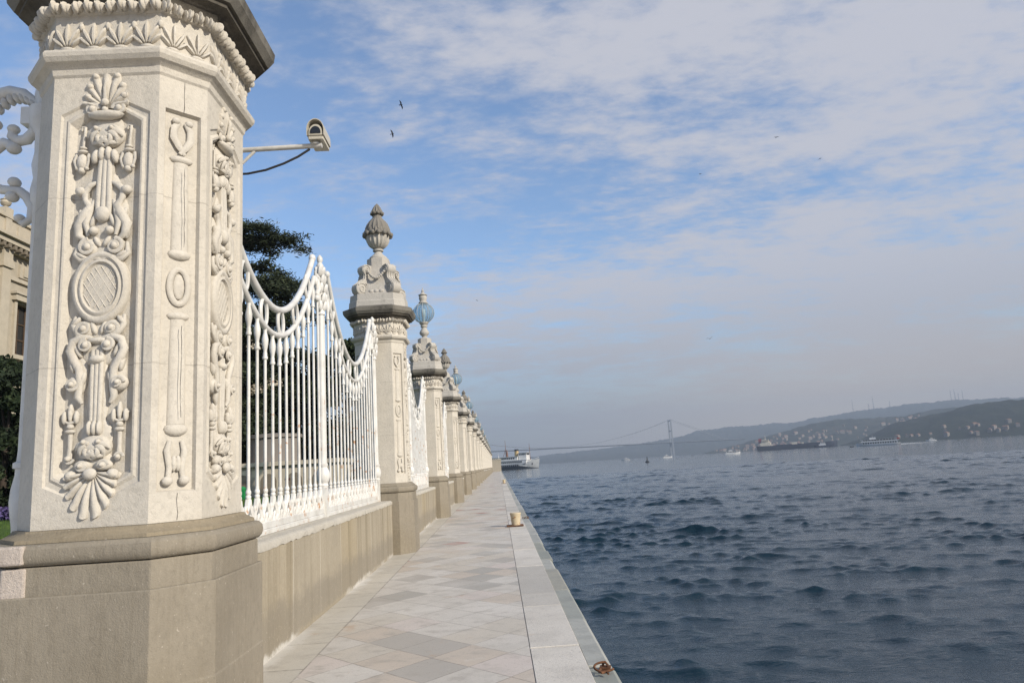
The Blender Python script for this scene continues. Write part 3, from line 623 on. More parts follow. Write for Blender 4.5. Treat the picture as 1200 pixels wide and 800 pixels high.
def shaft_mesh(s, q, panel_faces, cham=(1, 3, 5, 7)):
    """octagonal shaft, faces as sunk panels. face k: 0 = towards -y, then counter-clockwise by 45 deg"""
    b = MB(); Z0, Z1 = 1.392, 4.305
    for k in range(8):
        rot = Matrix.Rotation(k*PI/4, 4, 'Z')
        flat = k % 2 == 0
        hw = q if flat else (s-q)/math.sqrt(2); d = s if flat else (s+q)/math.sqrt(2)
        b.T = rot
        has = (k//2 in panel_faces) if flat else (k in cham)
        if not has:
            b.add([(-hw, -d, Z0), (hw, -d, Z0), (hw, -d, Z1), (-hw, -d, Z1)], [(0, 1, 2, 3)])
        else:
            if flat:
                px_, zb, zt, v0, v1 = hw-0.055, 1.64, 4.03, -0.13, 0.15
            else:
                px_, zb, zt, v0, v1 = hw-0.042, 1.57, 4.07, 0.0, 0.0
            def loop(i, y):
                p = px_ - i
                return [(-p, -d+y, zb+i), (0, -d+y, zb+v0+i), (p, -d+y, zb+i), (p, -d+y, zt-i), (0, -d+y, zt+v1-i), (-p, -d+y, zt-i)]
            outer = [(-hw, -d, Z0), (0, -d, Z0), (hw, -d, Z0), (hw, -d, Z1), (0, -d, Z1), (-hw, -d, Z1)]
            Ls = [outer, loop(0, 0), loop(0.010, 0.014), loop(0.032, 0.016), loop(0.046, 0.004), loop(0.058, 0.006), loop(0.085, 0.048)] if flat else [outer, loop(0, 0), loop(0.012, 0.030)]
            b.rings(Ls, False, True)
    b.T = None; return b
def octa_profile(b, prof, s, q):
    """prof: (z, outward offset from the shaft face); chamfer grows so that offsets stay parallel"""
    t = math.tan(PI/8)
    b.octa([(z, s+o, q+o*t) for z, o in prof])
def leaf_frieze(s, q, fine=True):
    b = MB(); t = math.tan(PI/8)
    for k in range(8):
        flat = k % 2 == 0; hw = (q+0.01*t) if flat else (s-q)/math.sqrt(2); d = (s if flat else (s+q)/math.sqrt(2)) + 0.012
        b.T = Matrix.Rotation(k*PI/4, 4, 'Z')
        n = 4 if flat else 2
        for i in range(n):
            u = -hw + (i+0.5)*2*hw/n; w = 2*hw/n
            for j, (du, a, l) in enumerate(((0, 0, 0.085), (-0.25, 28, 0.075), (0.25, -28, 0.075), (-0.36, 48, 0.05), (0.36, -48, 0.05))):
                b.ell((u+du*w, -d-0.004, 4.575 + (0.02 if j == 0 else 0.0) - (0.035 if j > 2 else 0)), (0.014, 0.024, l), 6, 5, Matrix.Rotation(R(-a), 3, 'Y'))
            b.ell((u, -d, 4.49), (w*0.30, 0.022, 0.018), 8, 5)
            if flat: b.ell((u+w*0.5, -d, 4.65), (0.018, 0.022, 0.03), 6, 5)
        # row of curled leaves under the cornice
        hw2 = hw + (0.045*t); m_ = 10 if flat else 5
        for i in range(m_):
            u = -hw2 + (i+0.5)*2*hw2/m_
            ww = hw2/m_
            for e in (-0.5, 0.0, 0.5): b.ell((u+e*ww, -d-0.036-0.018*(e == 0), 4.768 + 0.010*math.cos(i*2.1+e*3)), (ww*0.42, 0.040, 0.040-0.010*abs(e)), 7, 5, Matrix.Rotation(R(24*e), 3, 'Y') @ Matrix.Rotation(R(-25), 3, 'X'))
    b.T = None; return b
TOPZ = 5.36
def scroll_bracket_mesh():
    """S-shaped console seen from the side: x = outward, extruded along y"""
    b = MB(); wdt = 0.105
    def disc(cx, cz, r):
        n = 22; b.rings([[(cx+r*math.cos(2*PI*i/n)*f, y, cz+r*math.sin(2*PI*i/n)*f) for i in range(n)] for f, y in ((0.82, -wdt-0.008), (1, -wdt+0.012), (1, wdt-0.012), (0.82, wdt+0.008))])
        for sy in (-1, 1):
            pts = [(cx + r*0.88*(1-0.85*t)*math.cos(PI*3.2*t+0.6), sy*(wdt+0.012), cz + r*0.88*(1-0.85*t)*math.sin(PI*3.2*t+0.6)) for t in np.linspace(0, 1, 22)]
            b.tube(pts, 0.013, 5)
    disc(0.515, 5.505, 0.142); disc(0.385, 5.945, 0.112)
    prof = [((0.63, 5.58), (0.44, 5.62)), ((0.53, 5.66), (0.34, 5.62)), ((0.445, 5.74), (0.26, 5.72)), ((0.43, 5.82), (0.23, 5.82)), ((0.475, 5.90), (0.24, 5.92)), ((0.41, 6.06), (0.18, 6.03))]
    b.rings([[(o[0], -wdt, o[1]), (o[0], wdt, o[1]), (i[0], wdt, i[1]), (i[0], -wdt, i[1])] for o, i in prof])
    for y in (-0.065, 0, 0.065):
        b.tube([(p[0][0]+0.004, y, p[0][1]) for p in prof], 0.014, 5)
    return b
def stone_pillar(cx, cy, s, top, detail, panels, label, corner=False):
    """s: half width of the shaft; top: 'urn' or 'lamp'; detail 2 full relief, 1 plain parts"""
    k = s - 0.507; a = 0.631 + k; q = 0.295 + k*0.8; qa = 0.365 + k; t = math.tan(PI/8); A = 0.735 + k
    root = thing('stone_pillar', label, 'pillar', (cx, cy, 0), 0, 'carved stone pillars along the quay')
    # plinth
    b = MB(); b.octa([(-0.4, a+0.006, qa+0.003), (0.488, a+0.006, qa+0.003), (0.494, a, qa), (1.026, a, qa), (1.034, a-0.006, qa-0.003)])
    pl = b.build('plinth', M['plinth'], root, bevel=0.006)
    if detail:
        b = MB(); b.octa([(1.0, a-0.028, qa-0.012), (1.195, a-0.028, qa-0.012)], cap0=True)
        b.build('plinth_band', M['plinth'], root, bevel=0.01)
    b = MB(); pr = [(1.20, -0.035), (1.205, -0.02), (1.225, -0.002), (1.26, 0.006), (1.295, 0.0), (1.318, -0.022), (1.322, -0.035)]
    b.octa([(z, a+o, qa+o*t) for z, o in pr]); b.build('torus_moulding', M['plinth'], root, smooth=30)
    b = MB(); pr = [(1.324, a-0.040), (1.345, a-0.044), (1.352, a-0.060), (1.372, s+0.032), (1.390, s+0.022)]
    b.octa([(z, h, q+(h-s)*t) for z, h in pr]); b.build('fillet', M['fillet'] if corner else M['plinth'], root, smooth=30)
    if corner:
        b = MB(); b.octa([(1.01, a-0.016, qa-0.006), (1.325, a-0.014, qa-0.006)]);
    # shaft
    sh = shaft_mesh(s, q, panels if detail == 2 else [], (1, 3) if corner else (1, 3, 5, 7) if detail > 0 else ()).build('shaft', M['stone'], root)
    if detail == 2:
        for f in panels:
            for idx, (nm, ob) in enumerate(ORN):
                o = orn_mesh(nm, ob, idx, M['relief']); o.parent = sh
                ang = f*PI/2; off = Vector((0, -s+0.045, 0)); off.rotate(Matrix.Rotation(ang, 3, 'Z')); o.location = off; o.rotation_euler = (0, 0, ang)
        for f in ((1, 3) if corner else (1, 7)):
            for idx, (nm, ob) in enumerate(CHM):
                o = orn_mesh(nm, ob, 'c%d' % idx, M['relief']); o.parent = sh
                ang = f*PI/4; d = (s+q)/math.sqrt(2) - 0.028; off = Vector((0, -d, 0)); off.rotate(Matrix.Rotation(ang, 3, 'Z')); o.location = off; o.rotation_euler = (0, 0, ang)
    b = MB(); octa_profile(b, [(4.290, 0.0), (4.306, 0.012), (4.345, 0.018), (4.372, 0.045), (4.378, 0.060), (4.405, 0.078), (4.432, 0.082), (4.455, 0.070), (4.462, 0.030), (4.475, 0.012)], s, q)
    b.build('neck_moulding', M['stone'], root, smooth=25)
    b = MB(); octa_profile(b, [(4.470, 0.010), (4.735, 0.010), (4.742, 0.028), (4.80, 0.050)], s, q); fr = b.build('frieze', M['stone'], root)
    if detail:
        key = ('leaf', round(s, 3))
        if key not in _oc: _oc[key] = leaf_frieze(s, q).build('leaf_carving', M['relief'], fr, smooth=60)
        else: c_ = _oc[key].copy(); C.objects.link(c_); c_.parent = fr
    b = MB(); octa_profile(b, [(4.795, 0.055), (4.815, 0.062), (4.845, 0.085), (4.868, 0.125), (4.872, 0.150), (4.900, 0.152), (4.904, 0.176)], s, q); co = b.build('cornice', M['cap'], root, smooth=25)
    b = MB(); octa_profile(b, [(4.905, 0.178), (4.945, 0.205), (4.965, 0.218), (4.985, 0.220), (5.032, 0.226), (5.036, 0.226), (5.060, 0.180), (5.090, 0.10)], s, q); b.build('cornice_edge', M['capdark'], co if detail else root, smooth=25)
    b = MB(); b.octa([(5.05, 0.60+k, 0.40+k), (5.20, 0.59+k, 0.39+k), (5.215, 0.575+k, 0.38+k), (TOPZ-0.006, 0.565+k, 0.375+k), (TOPZ, 0.56+k, 0.37+k)]); ped = b.build('finial_pedestal', M['finial'], root, bevel=0.008)
    b = MB(); b.octa([(TOPZ-0.002, 0.44, 0.24), (5.5, 0.40, 0.22), (5.75, 0.32, 0.18), (6.0, 0.27, 0.14), (6.04, 0.27, 0.14), (6.045, 0.235, 0.115), (6.235, 0.235, 0.115), (6.24, 0.20, 0.09), (6.262, 0.19, 0.09)]); core = b.build('finial_body', M['finial'], root)
    if detail:
        for i in range(4):
            if 'br' not in _oc: o = _oc['br'] = scroll_bracket_mesh().build('scroll_bracket', M['finial'], core, smooth=40)
            else: o = _oc['br'].copy(); C.objects.link(o); o.parent = core
            o.rotation_euler = (0, 0, PI/4 + i*PI/2)
        for i in range(4):
            if 'ga' not in _oc:
                b = MB(); pts = [(0.20*(2*tt-1), -0.355-0.03*math.sin(PI*tt)-0.05*math.sin(PI*tt), 5.93 - 0.20*math.sin(PI*tt)) for tt in np.linspace(0, 1, 13)]
                for j, p in enumerate(pts): b.ell(p, (0.030+0.008*(j % 2), 0.035, 0.026+0.012*math.sin(PI*j/12)), 7, 5)
                for s_ in (-1, 0, 1): b.ell((s_*0.11, -0.41, 5.44), (0.062, 0.03, 0.045), 8, 5)
                o = _oc['ga'] = b.build('garland', M['finial'], core, smooth=60)
            else: o = _oc['ga'].copy(); C.objects.link(o); o.parent = core
            o.rotation_euler = (0, 0, i*PI/2)
    if top == 'urn':
        if 'urn' not in _oc:
            b = MB(); b.lathe([(6.255, 0.19), (6.275, 0.20), (6.30, 0.19), (6.34, 0.14), (6.38, 0.10), (6.42, 0.078), (6.44, 0.078), (6.445, 0.115), (6.475, 0.118), (6.48, 0.085), (6.50, 0.10)], n=24)
            b.lathe([(6.50, 0.09), (6.53, 0.15), (6.59, 0.215), (6.67, 0.252), (6.76, 0.265), (6.83, 0.258), (6.85, 0.22)], n=64, flute=16, fd=0.12)
            _oc['urn'] = ('m', b)
            b2 = MB(); b2.lathe([(6.82, 0.26), (6.805, 0.295), (6.84, 0.315), (6.90, 0.30), (6.96, 0.27)], n=48, flute=14, fd=0.13)
            for i in range(14):
                a_ = 2*PI*i/14; b2.ell((0.295*math.cos(a_), 0.295*math.sin(a_), 6.815), (0.052, 0.052, 0.055), 7, 5)
            b2.lathe([(6.90, 0.285), (6.98, 0.272), (7.06, 0.24), (7.13, 0.19), (7.18, 0.14), (7.22, 0.108), (7.30, 0.09)], n=64, flute=16, fd=0.10)
            for i in range(10):
                a_ = 2*PI*i/10; b2.ell((0.125*math.cos(a_), 0.125*math.sin(a_), 7.325), (0.035, 0.035, 0.04), 6, 5)
            b2.lathe([(7.29, 0.12), (7.35, 0.142), (7.40, 0.118), (7.46, 0.088), (7.52, 0.05), (7.565, 0.006)], n=40, flute=10, fd=0.22)
            _oc['urn'] = b.build('urn', M['finial'], root, smooth=50); _oc['urnlid'] = b2.build('leaf_lid', M['leafcap'], _oc['urn'], smooth=50)
        else:
            o = _oc['urn'].copy(); C.objects.link(o); o.parent = root; o2 = _oc['urnlid'].copy(); C.objects.link(o2); o2.parent = o
    else:
        if 'lamp' not in _oc:
            b = MB(); b.lathe([(6.10, 0.225), (6.20, 0.215), (6.24, 0.20), (6.29, 0.13), (6.31, 0.085), (6.34, 0.085), (6.38, 0.12), (6.43, 0.165), (6.48, 0.172), (6.54, 0.15), (6.60, 0.105), (6.66, 0.085), (6.69, 0.12), (6.72, 0.125), (6.75, 0.10), (6.80, 0.15), (6.84, 0.17), (6.86, 0.16)], n=28)
            stand = b.build('lamp_stand', M['finial'], root, smooth=50)
            b = MB(); gp = [(6.855, 0.12)] + [(7.205+0.37*math.sin(R(x)), 0.385*math.cos(R(x))) for x in range(-66, 67, 11)] + [(7.556, 0.12)]
            b.lathe(gp, n=40, cap=False); gl = b.build('lamp_glass', M['glass'], stand, smooth=60)
            b = MB()
            for i in range(12):
                a_ = 2*PI*i/12; b.tube([(r_*1.012*math.cos(a_), r_*1.012*math.sin(a_), z_) for z_, r_ in gp], 0.010, 5)
            b.build('lamp_ribs', M['rib'], stand, smooth=60)
            b = MB(); b.lathe([(6.84, 0.03), (6.95, 0.05), (7.05, 0.045), (7.10, 0.075), (7.32, 0.075), (7.36, 0.03)], n=16); b.build('lamp_bulb', M['white'], stand, smooth=50)
            b = MB(); b.lathe([(7.54, 0.13), (7.56, 0.165), (7.60, 0.165), (7.63, 0.12), (7.68, 0.125), (7.74, 0.145), (7.80, 0.145), (7.84, 0.12), (7.86, 0.16), (7.885, 0.16), (7.90, 0.10), (7.96, 0.06), (7.99, 0.035), (8.02, 0.055), (8.05, 0.03), (8.09, 0.02), (8.17, 0.004)], n=24)
            b.build('lamp_cap', M['finial'], stand, smooth=45)
            _oc['lamp'] = stand
        else:
            o = _oc['lamp'].copy(); C.objects.link(o); o.parent = root
            for ch in list(_oc['lamp'].children): c_ = ch.copy(); C.objects.link(c_); c_.parent = o
    return root, pl
D2, DS = 15.114, 9.8626
PX = -2.40
ORD = ['first', 'second', 'third', 'fourth', 'fifth', 'sixth', 'seventh', 'eighth', 'ninth', 'tenth', 'eleventh', 'twelfth', 'thirteenth', 'fourteenth', 'fifteenth', 'sixteenth', 'seventeenth', 'eighteenth', 'nineteenth', 'twentieth', 'twenty first', 'twenty second', 'twenty third']
P1C = (-2.437, 4.90)
NP = 21
p1, pl1 = stone_pillar(P1C[0], P1C[1], 0.567, 'lamp', 2, [0, 1], 'huge carved stone corner pillar in the foreground, its top cut off by the frame', True)
b = MB(); b.T = Matrix.Translation((0, 0, 0)) @ Matrix.Rotation(PI/4, 4, 'Z'); _d = (0.567+0.343)/math.sqrt(2); rk = random.Random(3); u_ = 0.006
for z0, z1, yy in ((4.30, 4.06, -_d-0.0015), (3.66, 3.12, -_d-0.026), (2.60, 2.02, -_d-0.026), (1.56, 1.40, -_d-0.0015)):
    pts = []; n_ = max(4, int((z0-z1)/0.045))
    for i in range(n_+1): u_ = max(-0.012, min(0.014, u_ + rk.uniform(-0.005, 0.005))); pts.append((u_, yy, z0+(z1-z0)*i/n_))
    b.tube(pts, [0.0008+0.0012*rk.random() for _ in pts], 5)
b.T = None; b.build('crack', M['black'], p1)
# rough pale repair block let into the near left corner of the first plinth
b = MB(); b.T = Matrix.Identity(4)
_a, _q = 0.691, 0.425
for z0, z1, o in ((1.022, 1.192, -0.016), (1.212, 1.318, 0.012)):
    b.rings([[(-_q-0.012-(0.1), -_a-o+0.115, z), (-_q, -_a-o, z), (-_q+0.135, -_a-o, z), (-_q+0.135, -_a+0.06, z), (-_q-0.02, -_a+0.13, z)] for z in (z0, z1)])
b.T = None; b.build('repair_block', M['patch'], p1, bevel=0.012)
tops = []
for i in range(NP):
    top = 'urn' if i % 2 == 0 else 'lamp'; tops.append(top)
    word = ('with a leafy stone urn on top' if top == 'urn' else 'with a round blue glass lamp on top')
    if i == 0: lab = 'pale stone pillar with a leafy stone urn on top, nearest pillar whose whole height shows'
    elif i == 1: lab = 'pale stone pillar with a round blue glass lamp on top, nearest of the lamp pillars in full view'
    elif i == NP-1: lab = 'last and farthest stone pillar of the row, beside the stone block at the quay end'
    else: lab = 'stone pillar ' + word + ', ' + ORD[i+1] + ' of the row from the foreground corner pillar'
    stone_pillar(PX, D2 + i*DS, 0.507, top, 2 if i < 3 else 1 if i < 8 else 0, [1], lab)

# ================================================================== LOW WALL AND IRON FENCE BETWEEN THE PILLARS
def base_wall(y0, y1, label):
    root = thing('low_stone_wall', label, 'wall', (0, y0, 0), 0, 'low walls between the pillars')
    L = y1 - y0
    b = MB(); b.box(XW-0.55, XW, 0, L, -0.3, ZW-0.07); b.build('wall_body', M['wall'], root)
    b = MB(); n = max(8, int(L/0.09)); rs = []
    for i in range(n+1):
        y = L*i/n; j = random.uniform(-0.012, 0.010); k = random.uniform(-0.010, 0.004)
        rs.append([(XW-0.56, y, ZW-0.075), (XW+0.010+j*0.6, y, ZW-0.078+j), (XW+0.014+j, y, ZW-0.03+k), (XW-0.012+j, y, ZW-0.004+k*0.6), (XW-0.05, y, ZW+k*0.3), (XW-0.56, y, ZW)])
    b.rings(rs); b.build('coping', M['coping'], root, smooth=50)
    return root
BAR = {}
def fence(y0, y1, label, detail):
    L = y1 - y0; root = thing('iron_fence', label, 'fence', (XF, y0, ZW), 0, 'white iron fences between the pillars')
    nb = 17; mid = L/2; zb = 0.0
    key = round(L, 3)
    b = MB(); b.box(-0.045, 0.045, 0.01, L-0.01, 0.0, 0.055); b.box(-0.03, 0.03, 0.01, L-0.01, 0.055, 0.13)
    b.build('bottom_rail', M['iron'], root, bevel=0.008)
    def post(y, end):
        b = MB(); b.box(-0.06, 0.06, y-0.06, y+0.06, 0.0, 0.40)
        b.lathe([(0.40, 0.065), (0.43, 0.075), (0.46, 0.06), (0.50, 0.085), (0.57, 0.10), (0.63, 0.085), (0.68, 0.06), (0.70, 0.07), (0.73, 0.07), (0.74, 0.055), (0.80, 0.052), (2.85, 0.048), (2.86, 0.066), (2.90, 0.066), (2.92, 0.05)], cy=y, n=16)
        p = b.build('post', M['iron'], root, smooth=40)
        b = MB()
        for k, (z, r, n) in enumerate(((2.98, 0.075, 5), (3.10, 0.085, 6), (3.24, 0.095, 6), (3.38, 0.075, 5), (3.50, 0.055, 5))):
            for i in range(n):
                a = 2*PI*(i+0.5*(k % 2))/n; b.ell((r*math.cos(a)*0.8, y + r*math.sin(a)*1.15, z), (0.036, 0.040, 0.085), 7, 5, Matrix.Rotation(0.25*math.cos(a), 3, 'Y'))
        b.lathe([(2.9, 0.05), (3.5, 0.035), (3.56, 0.05), (3.60, 0.055), (3.64, 0.03), (3.68, 0.045), (3.72, 0.04), (3.76, 0.01)], cy=y, n=12)
        for s_ in (-1, 1):
            if (y < 0.1 and s_ < 0) or (y > L-0.1 and s_ > 0): continue
            b.tube([(0, y+s_*0.05, 2.95), (0, y+s_*0.16, 3.02), (0, y+s_*0.20, 3.12), (0, y+s_*0.14, 3.20), (0, y+s_*0.10, 3.30), (0, y+s_*0.17, 3.38), (0, y+s_*0.24, 3.36), (0, y+s_*0.28, 3.44)], [0.02, 0.035, 0.04, 0.045, 0.03, 0.035, 0.03, 0.015], 8)
            b.ell((0, y+s_*0.20, 3.06), (0.045, 0.055, 0.05)); b.ell((0, y+s_*0.12, 3.36), (0.04, 0.05, 0.06)); b.ell((0, y+s_*0.26, 3.30), (0.035, 0.045, 0.07))
        b.build('post_finial', M['iron'], p, smooth=50)
    post(0.05, True); post(mid, False); post(L-0.07, True)
    half = mid
    fz = lambda u: 2.17 + 0.335*u*u            # lower catenary, u from the middle of the bay
    gz = lambda u: 2.47 + 0.345*u*u            # upper catenary
    um = 1.78
    for bay in (0, 1):
        yc = half*(bay+0.5)
        b = MB()
        b.tube([(0, yc+u, gz(u)) for u in np.linspace(-um, um, 40)], 0.040, 10)
        for s_ in (-1, 1): b.ell((0, yc+s_*um, gz(um)+0.02), (0.05, 0.06, 0.06))
        ul = um+0.08
        b.tube([(0, yc+u, fz(u)) for u in np.linspace(-ul, ul, 40)], 0.034, 10)
        for u in (-1.50, -0.90, -0.30, 0.30, 0.90, 1.50):
            sl = 0.68*u; c = Vector((0, yc+u, (fz(u)+gz(u))/2)); hr = (gz(u)-fz(u))/2*0.95 + 0.005
            n = 20; sh = 0.5*sl
            b.tube([(0, c.y + 0.105*math.cos(2*PI*i/n) - 0.10*sh*math.sin(2*PI*i/n), c.z + hr*math.sin(2*PI*i/n) + 0.095*sh*math.cos(2*PI*i/n)) for i in range(n)], 0.022, 7, closed=True)
        b.build('top_swag', M['iron'], root, smooth=50)
        # lace of pointed arches and scrolls above the rail
        b = MB(); sp = (half-0.10)/nb
        for i in range(nb):
            y = half*bay + 0.05 + sp*(i+0.5)
            for s_ in (-1, 1):
                b.tube([(0, y, 0.37), (0, y+s_*0.035, 0.30), (0, y+s_*sp*0.38, 0.22), (0, y+s_*sp*0.5, 0.12)], [0.032, 0.028, 0.030, 0.034], 6)
                spy = y+s_*sp*0.20; n = 10
                b.tube([(0, spy+0.034*math.cos(2*PI*k/n), 0.168+0.040*math.sin(2*PI*k/n)) for k in range(n)], 0.020, 5, closed=True)
            b.ell((0, y+sp*0.5, 0.16), (0.036, 0.060, 0.060), 8, 5); b.ell((0, y+sp*0.30, 0.275), (0.026, 0.030, 0.045), 8, 5); b.ell((0, y-sp*0.30, 0.275), (0.026, 0.030, 0.045), 8, 5); b.ell((0, y, 0.335), (0.032, 0.038, 0.036), 8, 5); b.ell((0, y, 0.12), (0.03, 0.035, 0.03), 8, 5)
            b.ell((0, y, 0.395), (0.030, 0.036, 0.032), 8, 5); b.ell((0, y, 0.44), (0.030, 0.033, 0.036), 8, 5)
        b.build('scroll_lace', M['iron'], root, smooth=50)
        allb = MB()
        for i in range(nb):
            y = half*bay + 0.05 + sp*(i+0.5); u = y - yc
            zt = fz(u) if abs(u) < ul else fz(ul)+0.1
            rb = MB() if detail else allb
            h = zt - 0.32
            prof = [(0.44, 0.022), (0.50, 0.0175), (zt-0.36, 0.0165), (zt-0.355, 0.027), (zt-0.335, 0.030), (zt-0.315, 0.022), (zt-0.29, 0.024), (zt-0.275, 0.019), (zt-0.25, 0.022), (zt-0.19, 0.034), (zt-0.14, 0.036), (zt-0.09, 0.026), (zt-0.06, 0.019), (zt-0.02, 0.024)] if detail else [(0.44, 0.02), (zt-0.40, 0.017), (zt-0.36, 0.033), (zt-0.30, 0.022), (zt-0.16, 0.042), (zt-0.02, 0.03)]
            rb.lathe(prof, cy=y, n=9 if detail else 6)
            if detail: rb.build('bar', M['iron'], root, smooth=50)
        if not detail: allb.build('bars', M['iron'], root, smooth=50)
    return root
edges = [(P1C[1] + 0.691, D2 - 0.631)] + [(D2 + i*DS + 0.631, D2 + (i+1)*DS - 0.631) for i in range(NP-1)]
wproto = fproto = None
def where(i):
    if i == 0: return 'between the foreground corner pillar and the first urn pillar'
    return 'between the %s and %s pillars of the row' % (ORD[i], ORD[i+1])
for i, (y0, y1) in enumerate(edges):
    wl = 'low tan plastered wall with pale coping ' + where(i)
    if i < 3: w = base_wall(y0, y1, wl); wproto = w
    else: w = copy_tree(wproto); w.location = (0, y0, 0); w['label'] = wl
    fl = ('rust spotted white iron fence, nearest of the row, right of the corner pillar' if i == 0 else 'white iron fence ' + where(i))
    if i < 2:
        fo = fence(y0 - 0.015 + (0.05 if i else 0.05), y1 - 0.01, fl, i < 2)
        f_last = fo
    elif i == 2:
        fo = fence(y0 + 0.035, y1 - 0.01, fl, False); fproto = fo
    else:
        fo = copy_tree(fproto); fo.location = (XF, y0 + 0.035, ZW); fo['label'] = fl

r = thing('low_stone_wall', 'low tan wall under the ornate gate at the inland side of the corner pillar', 'wall', (-3.08, 4.90, 0))
b = MB(); b.box(-9.0, 0.0, -0.22, 0.22, -0.3, 0.80); b.build('wall_body', M['wall'], r)
b = MB(); b.box(-9.0, 0.0, -0.26, 0.26, 0.803, 0.90); b.build('coping', M['coping'], r, bevel=0.015)
# ------------------------------------------------------------------ ornate iron gate leaf running inland from the corner pillar
g = thing('ornate_iron_gate', 'white ornate iron gate with leafy scrolls at the left side of the foreground pillar', 'gate', (-3.10, 4.90, 0.9))
b = MB(); b.box(-0.155, -0.03, -0.05, 0.05, 0.0, 0.42)
b.lathe([(0.42, 0.06), (0.50, 0.065), (0.57, 0.075), (0.66, 0.085), (0.75, 0.078), (0.84, 0.06), (0.88, 0.06), (0.885, 0.075), (0.92, 0.075), (0.93, 0.055), (1.0, 0.05), (2.75, 0.048), (2.78, 0.065), (2.86, 0.07), (2.95, 0.055), (3.05, 0.07), (3.15, 0.055), (3.30, 0.06), (3.36, 0.10), (3.50, 0.10), (3.52, 0.06), (3.60, 0.075), (3.70, 0.06), (3.75, 0.07), (3.83, 0.03)], cx=-0.095, n=18)
b.build('gate_post', M['ironpale'], g, smooth=45)
b = MB()
b.box(-0.24, -0.10, -0.055, 0.055, 3.37, 3.50)
b.tube([(-0.12, 0, 3.50), (-0.17, 0, 3.56), (-0.26, 0, 3.63), (-0.36, 0, 3.655), (-0.46, 0, 3.63), (-0.54, 0, 3.57), (-0.60, 0, 3.49), (-0.63, 0, 3.38), (-0.58, 0, 3.31), (-0.50, 0, 3.34), (-0.49, 0, 3.41)], [0.028, 0.034, 0.042, 0.046, 0.048, 0.048, 0.046, 0.040, 0.036, 0.032, 0.024], 10)
for k_ in range(9):
    t_ = k_/8; b.ell((-0.18-0.34*t_, 0, 3.545+0.075*math.sin(PI*min(1, t_*1.25))-0.05*t_), (0.024, 0.05, 0.042), 8, 5, Matrix.Rotation(R(-30+40*t_), 3, 'Y'))
for x, z, r in ((-0.50, 3.40, 0.055), (-0.455, 3.40, 0.045)): b.ell((x, 0, z), (r, 0.05, r*0.85))
b.build('leaf_scroll', M['ironpale'], g, smooth=50)
b = MB()
b.tube([(-0.17, 0, 3.38), (-0.18, 0, 3.32), (-0.22, 0, 3.27), (-0.28, 0, 3.26), (-0.33, 0, 3.30), (-0.32, 0, 3.355)], [0.03, 0.035, 0.04, 0.04, 0.035, 0.03], 8)
b.ell((-0.32, 0, 3.355), (0.042, 0.045, 0.034)); b.ell((-0.31, 0, 3.205), (0.052, 0.05, 0.044))
b.tube([(-0.31, 0, 3.22), (-0.38, 0, 3.25), (-0.45, 0, 3.20), (-0.49, 0, 3.11), (-0.49, 0, 3.00), (-0.44, 0, 2.92), (-0.38, 0, 2.89), (-0.31, 0, 2.88), (-0.25, 0, 2.87), (-0.19, 0, 2.82), (-0.15, 0, 2.74), (-0.16, 0, 2.65), (-0.21, 0, 2.62), (-0.25, 0, 2.66)], [0.036, 0.040, 0.042, 0.042, 0.040, 0.036, 0.033, 0.032, 0.034, 0.036, 0.034, 0.030, 0.028, 0.022], 10)
for x, z, r in ((-0.29, 2.94, 0.042), (-0.30, 2.83, 0.044), (-0.235, 2.66, 0.036)): b.ell((x, 0, z), (r, 0.05, r*0.9))
b.build('curled_scroll', M['ironpale'], g, smooth=50)
for i in range(6):
    b = MB(); b.lathe([(0.08, 0.02), (2.40, 0.02), (2.45, 0.045), (2.55, 0.055), (2.70, 0.05), (2.82, 0.035), (2.95, 0.03)], cx=-0.485-0.27*i, n=10); b.build('bar', M['ironpale'], g, smooth=45)
b = MB(); b.box(-2.0, -0.12, -0.03, 0.03, 0.03, 0.09); b.box(-2.0, -0.44, -0.03, 0.03, 2.93, 2.99); b.build('gate_rail', M['ironpale'], g, bevel=0.005)

# ------------------------------------------------------------------ surveillance camera on its arm behind the corner pillar
k = thing('security_camera', 'cream security camera on a pale horizontal arm behind the foreground pillar', 'security camera', (-1.965, 5.62, 4.352))
b = MB(); b.tube([(-0.25, 0.0, 0.0), (0.625, 0.0, 0.012)], 0.021, 12); b.tube([(-0.10, 0, -0.17), (0.06, 0, -0.012)], 0.013, 8); b.box(-0.14, -0.10, -0.06, 0.06, -0.24, 0.08); b.build('arm', M['pole'], k, smooth=40)
b = MB(); b.tube([(-0.16, 0.01, -0.205), (0.0, 0.01, -0.205), (0.15, 0.01, -0.18), (0.30, 0.01, -0.13), (0.42, 0.01, -0.075), (0.52, 0.01, -0.012)], 0.010, 8); b.build('cable', M['black'], k, smooth=40)
b = MB(); b.lathe([(0.015, 0.04), (0.035, 0.038), (0.04, 0.026), (0.06, 0.026), (0.065, 0.032), (0.075, 0.032)], cx=0.575, cy=0.0, n=14); b.build('swivel_mount', M['pole'], k, smooth=40)
def dshape(w, h, y, z0=0.0, n=12): return [(-w, y, z0), (w, y, z0)] + [(w*math.cos(PI*i/n), y, z0 + h*0.38 + (h*0.62)*math.sin(PI*i/n)) for i in range(n+1)]
hs = MB(); hs.T = Matrix.Translation((0.585, 0.03, 0.048)) @ Matrix.Rotation(R(2), 4, 'Z') @ Matrix.Rotation(R(4), 4, 'X') @ Matrix.Diagonal((0.86, 0.80, 0.88, 1))
hs.rings([dshape(0.066, 0.145, -0.12), dshape(0.072, 0.150, -0.11), dshape(0.072, 0.150, 0.22), dshape(0.064, 0.135, 0.23)])
ho = hs.build('housing', M['cctv'], k, smooth=40)
b = MB(); b.T = hs.T
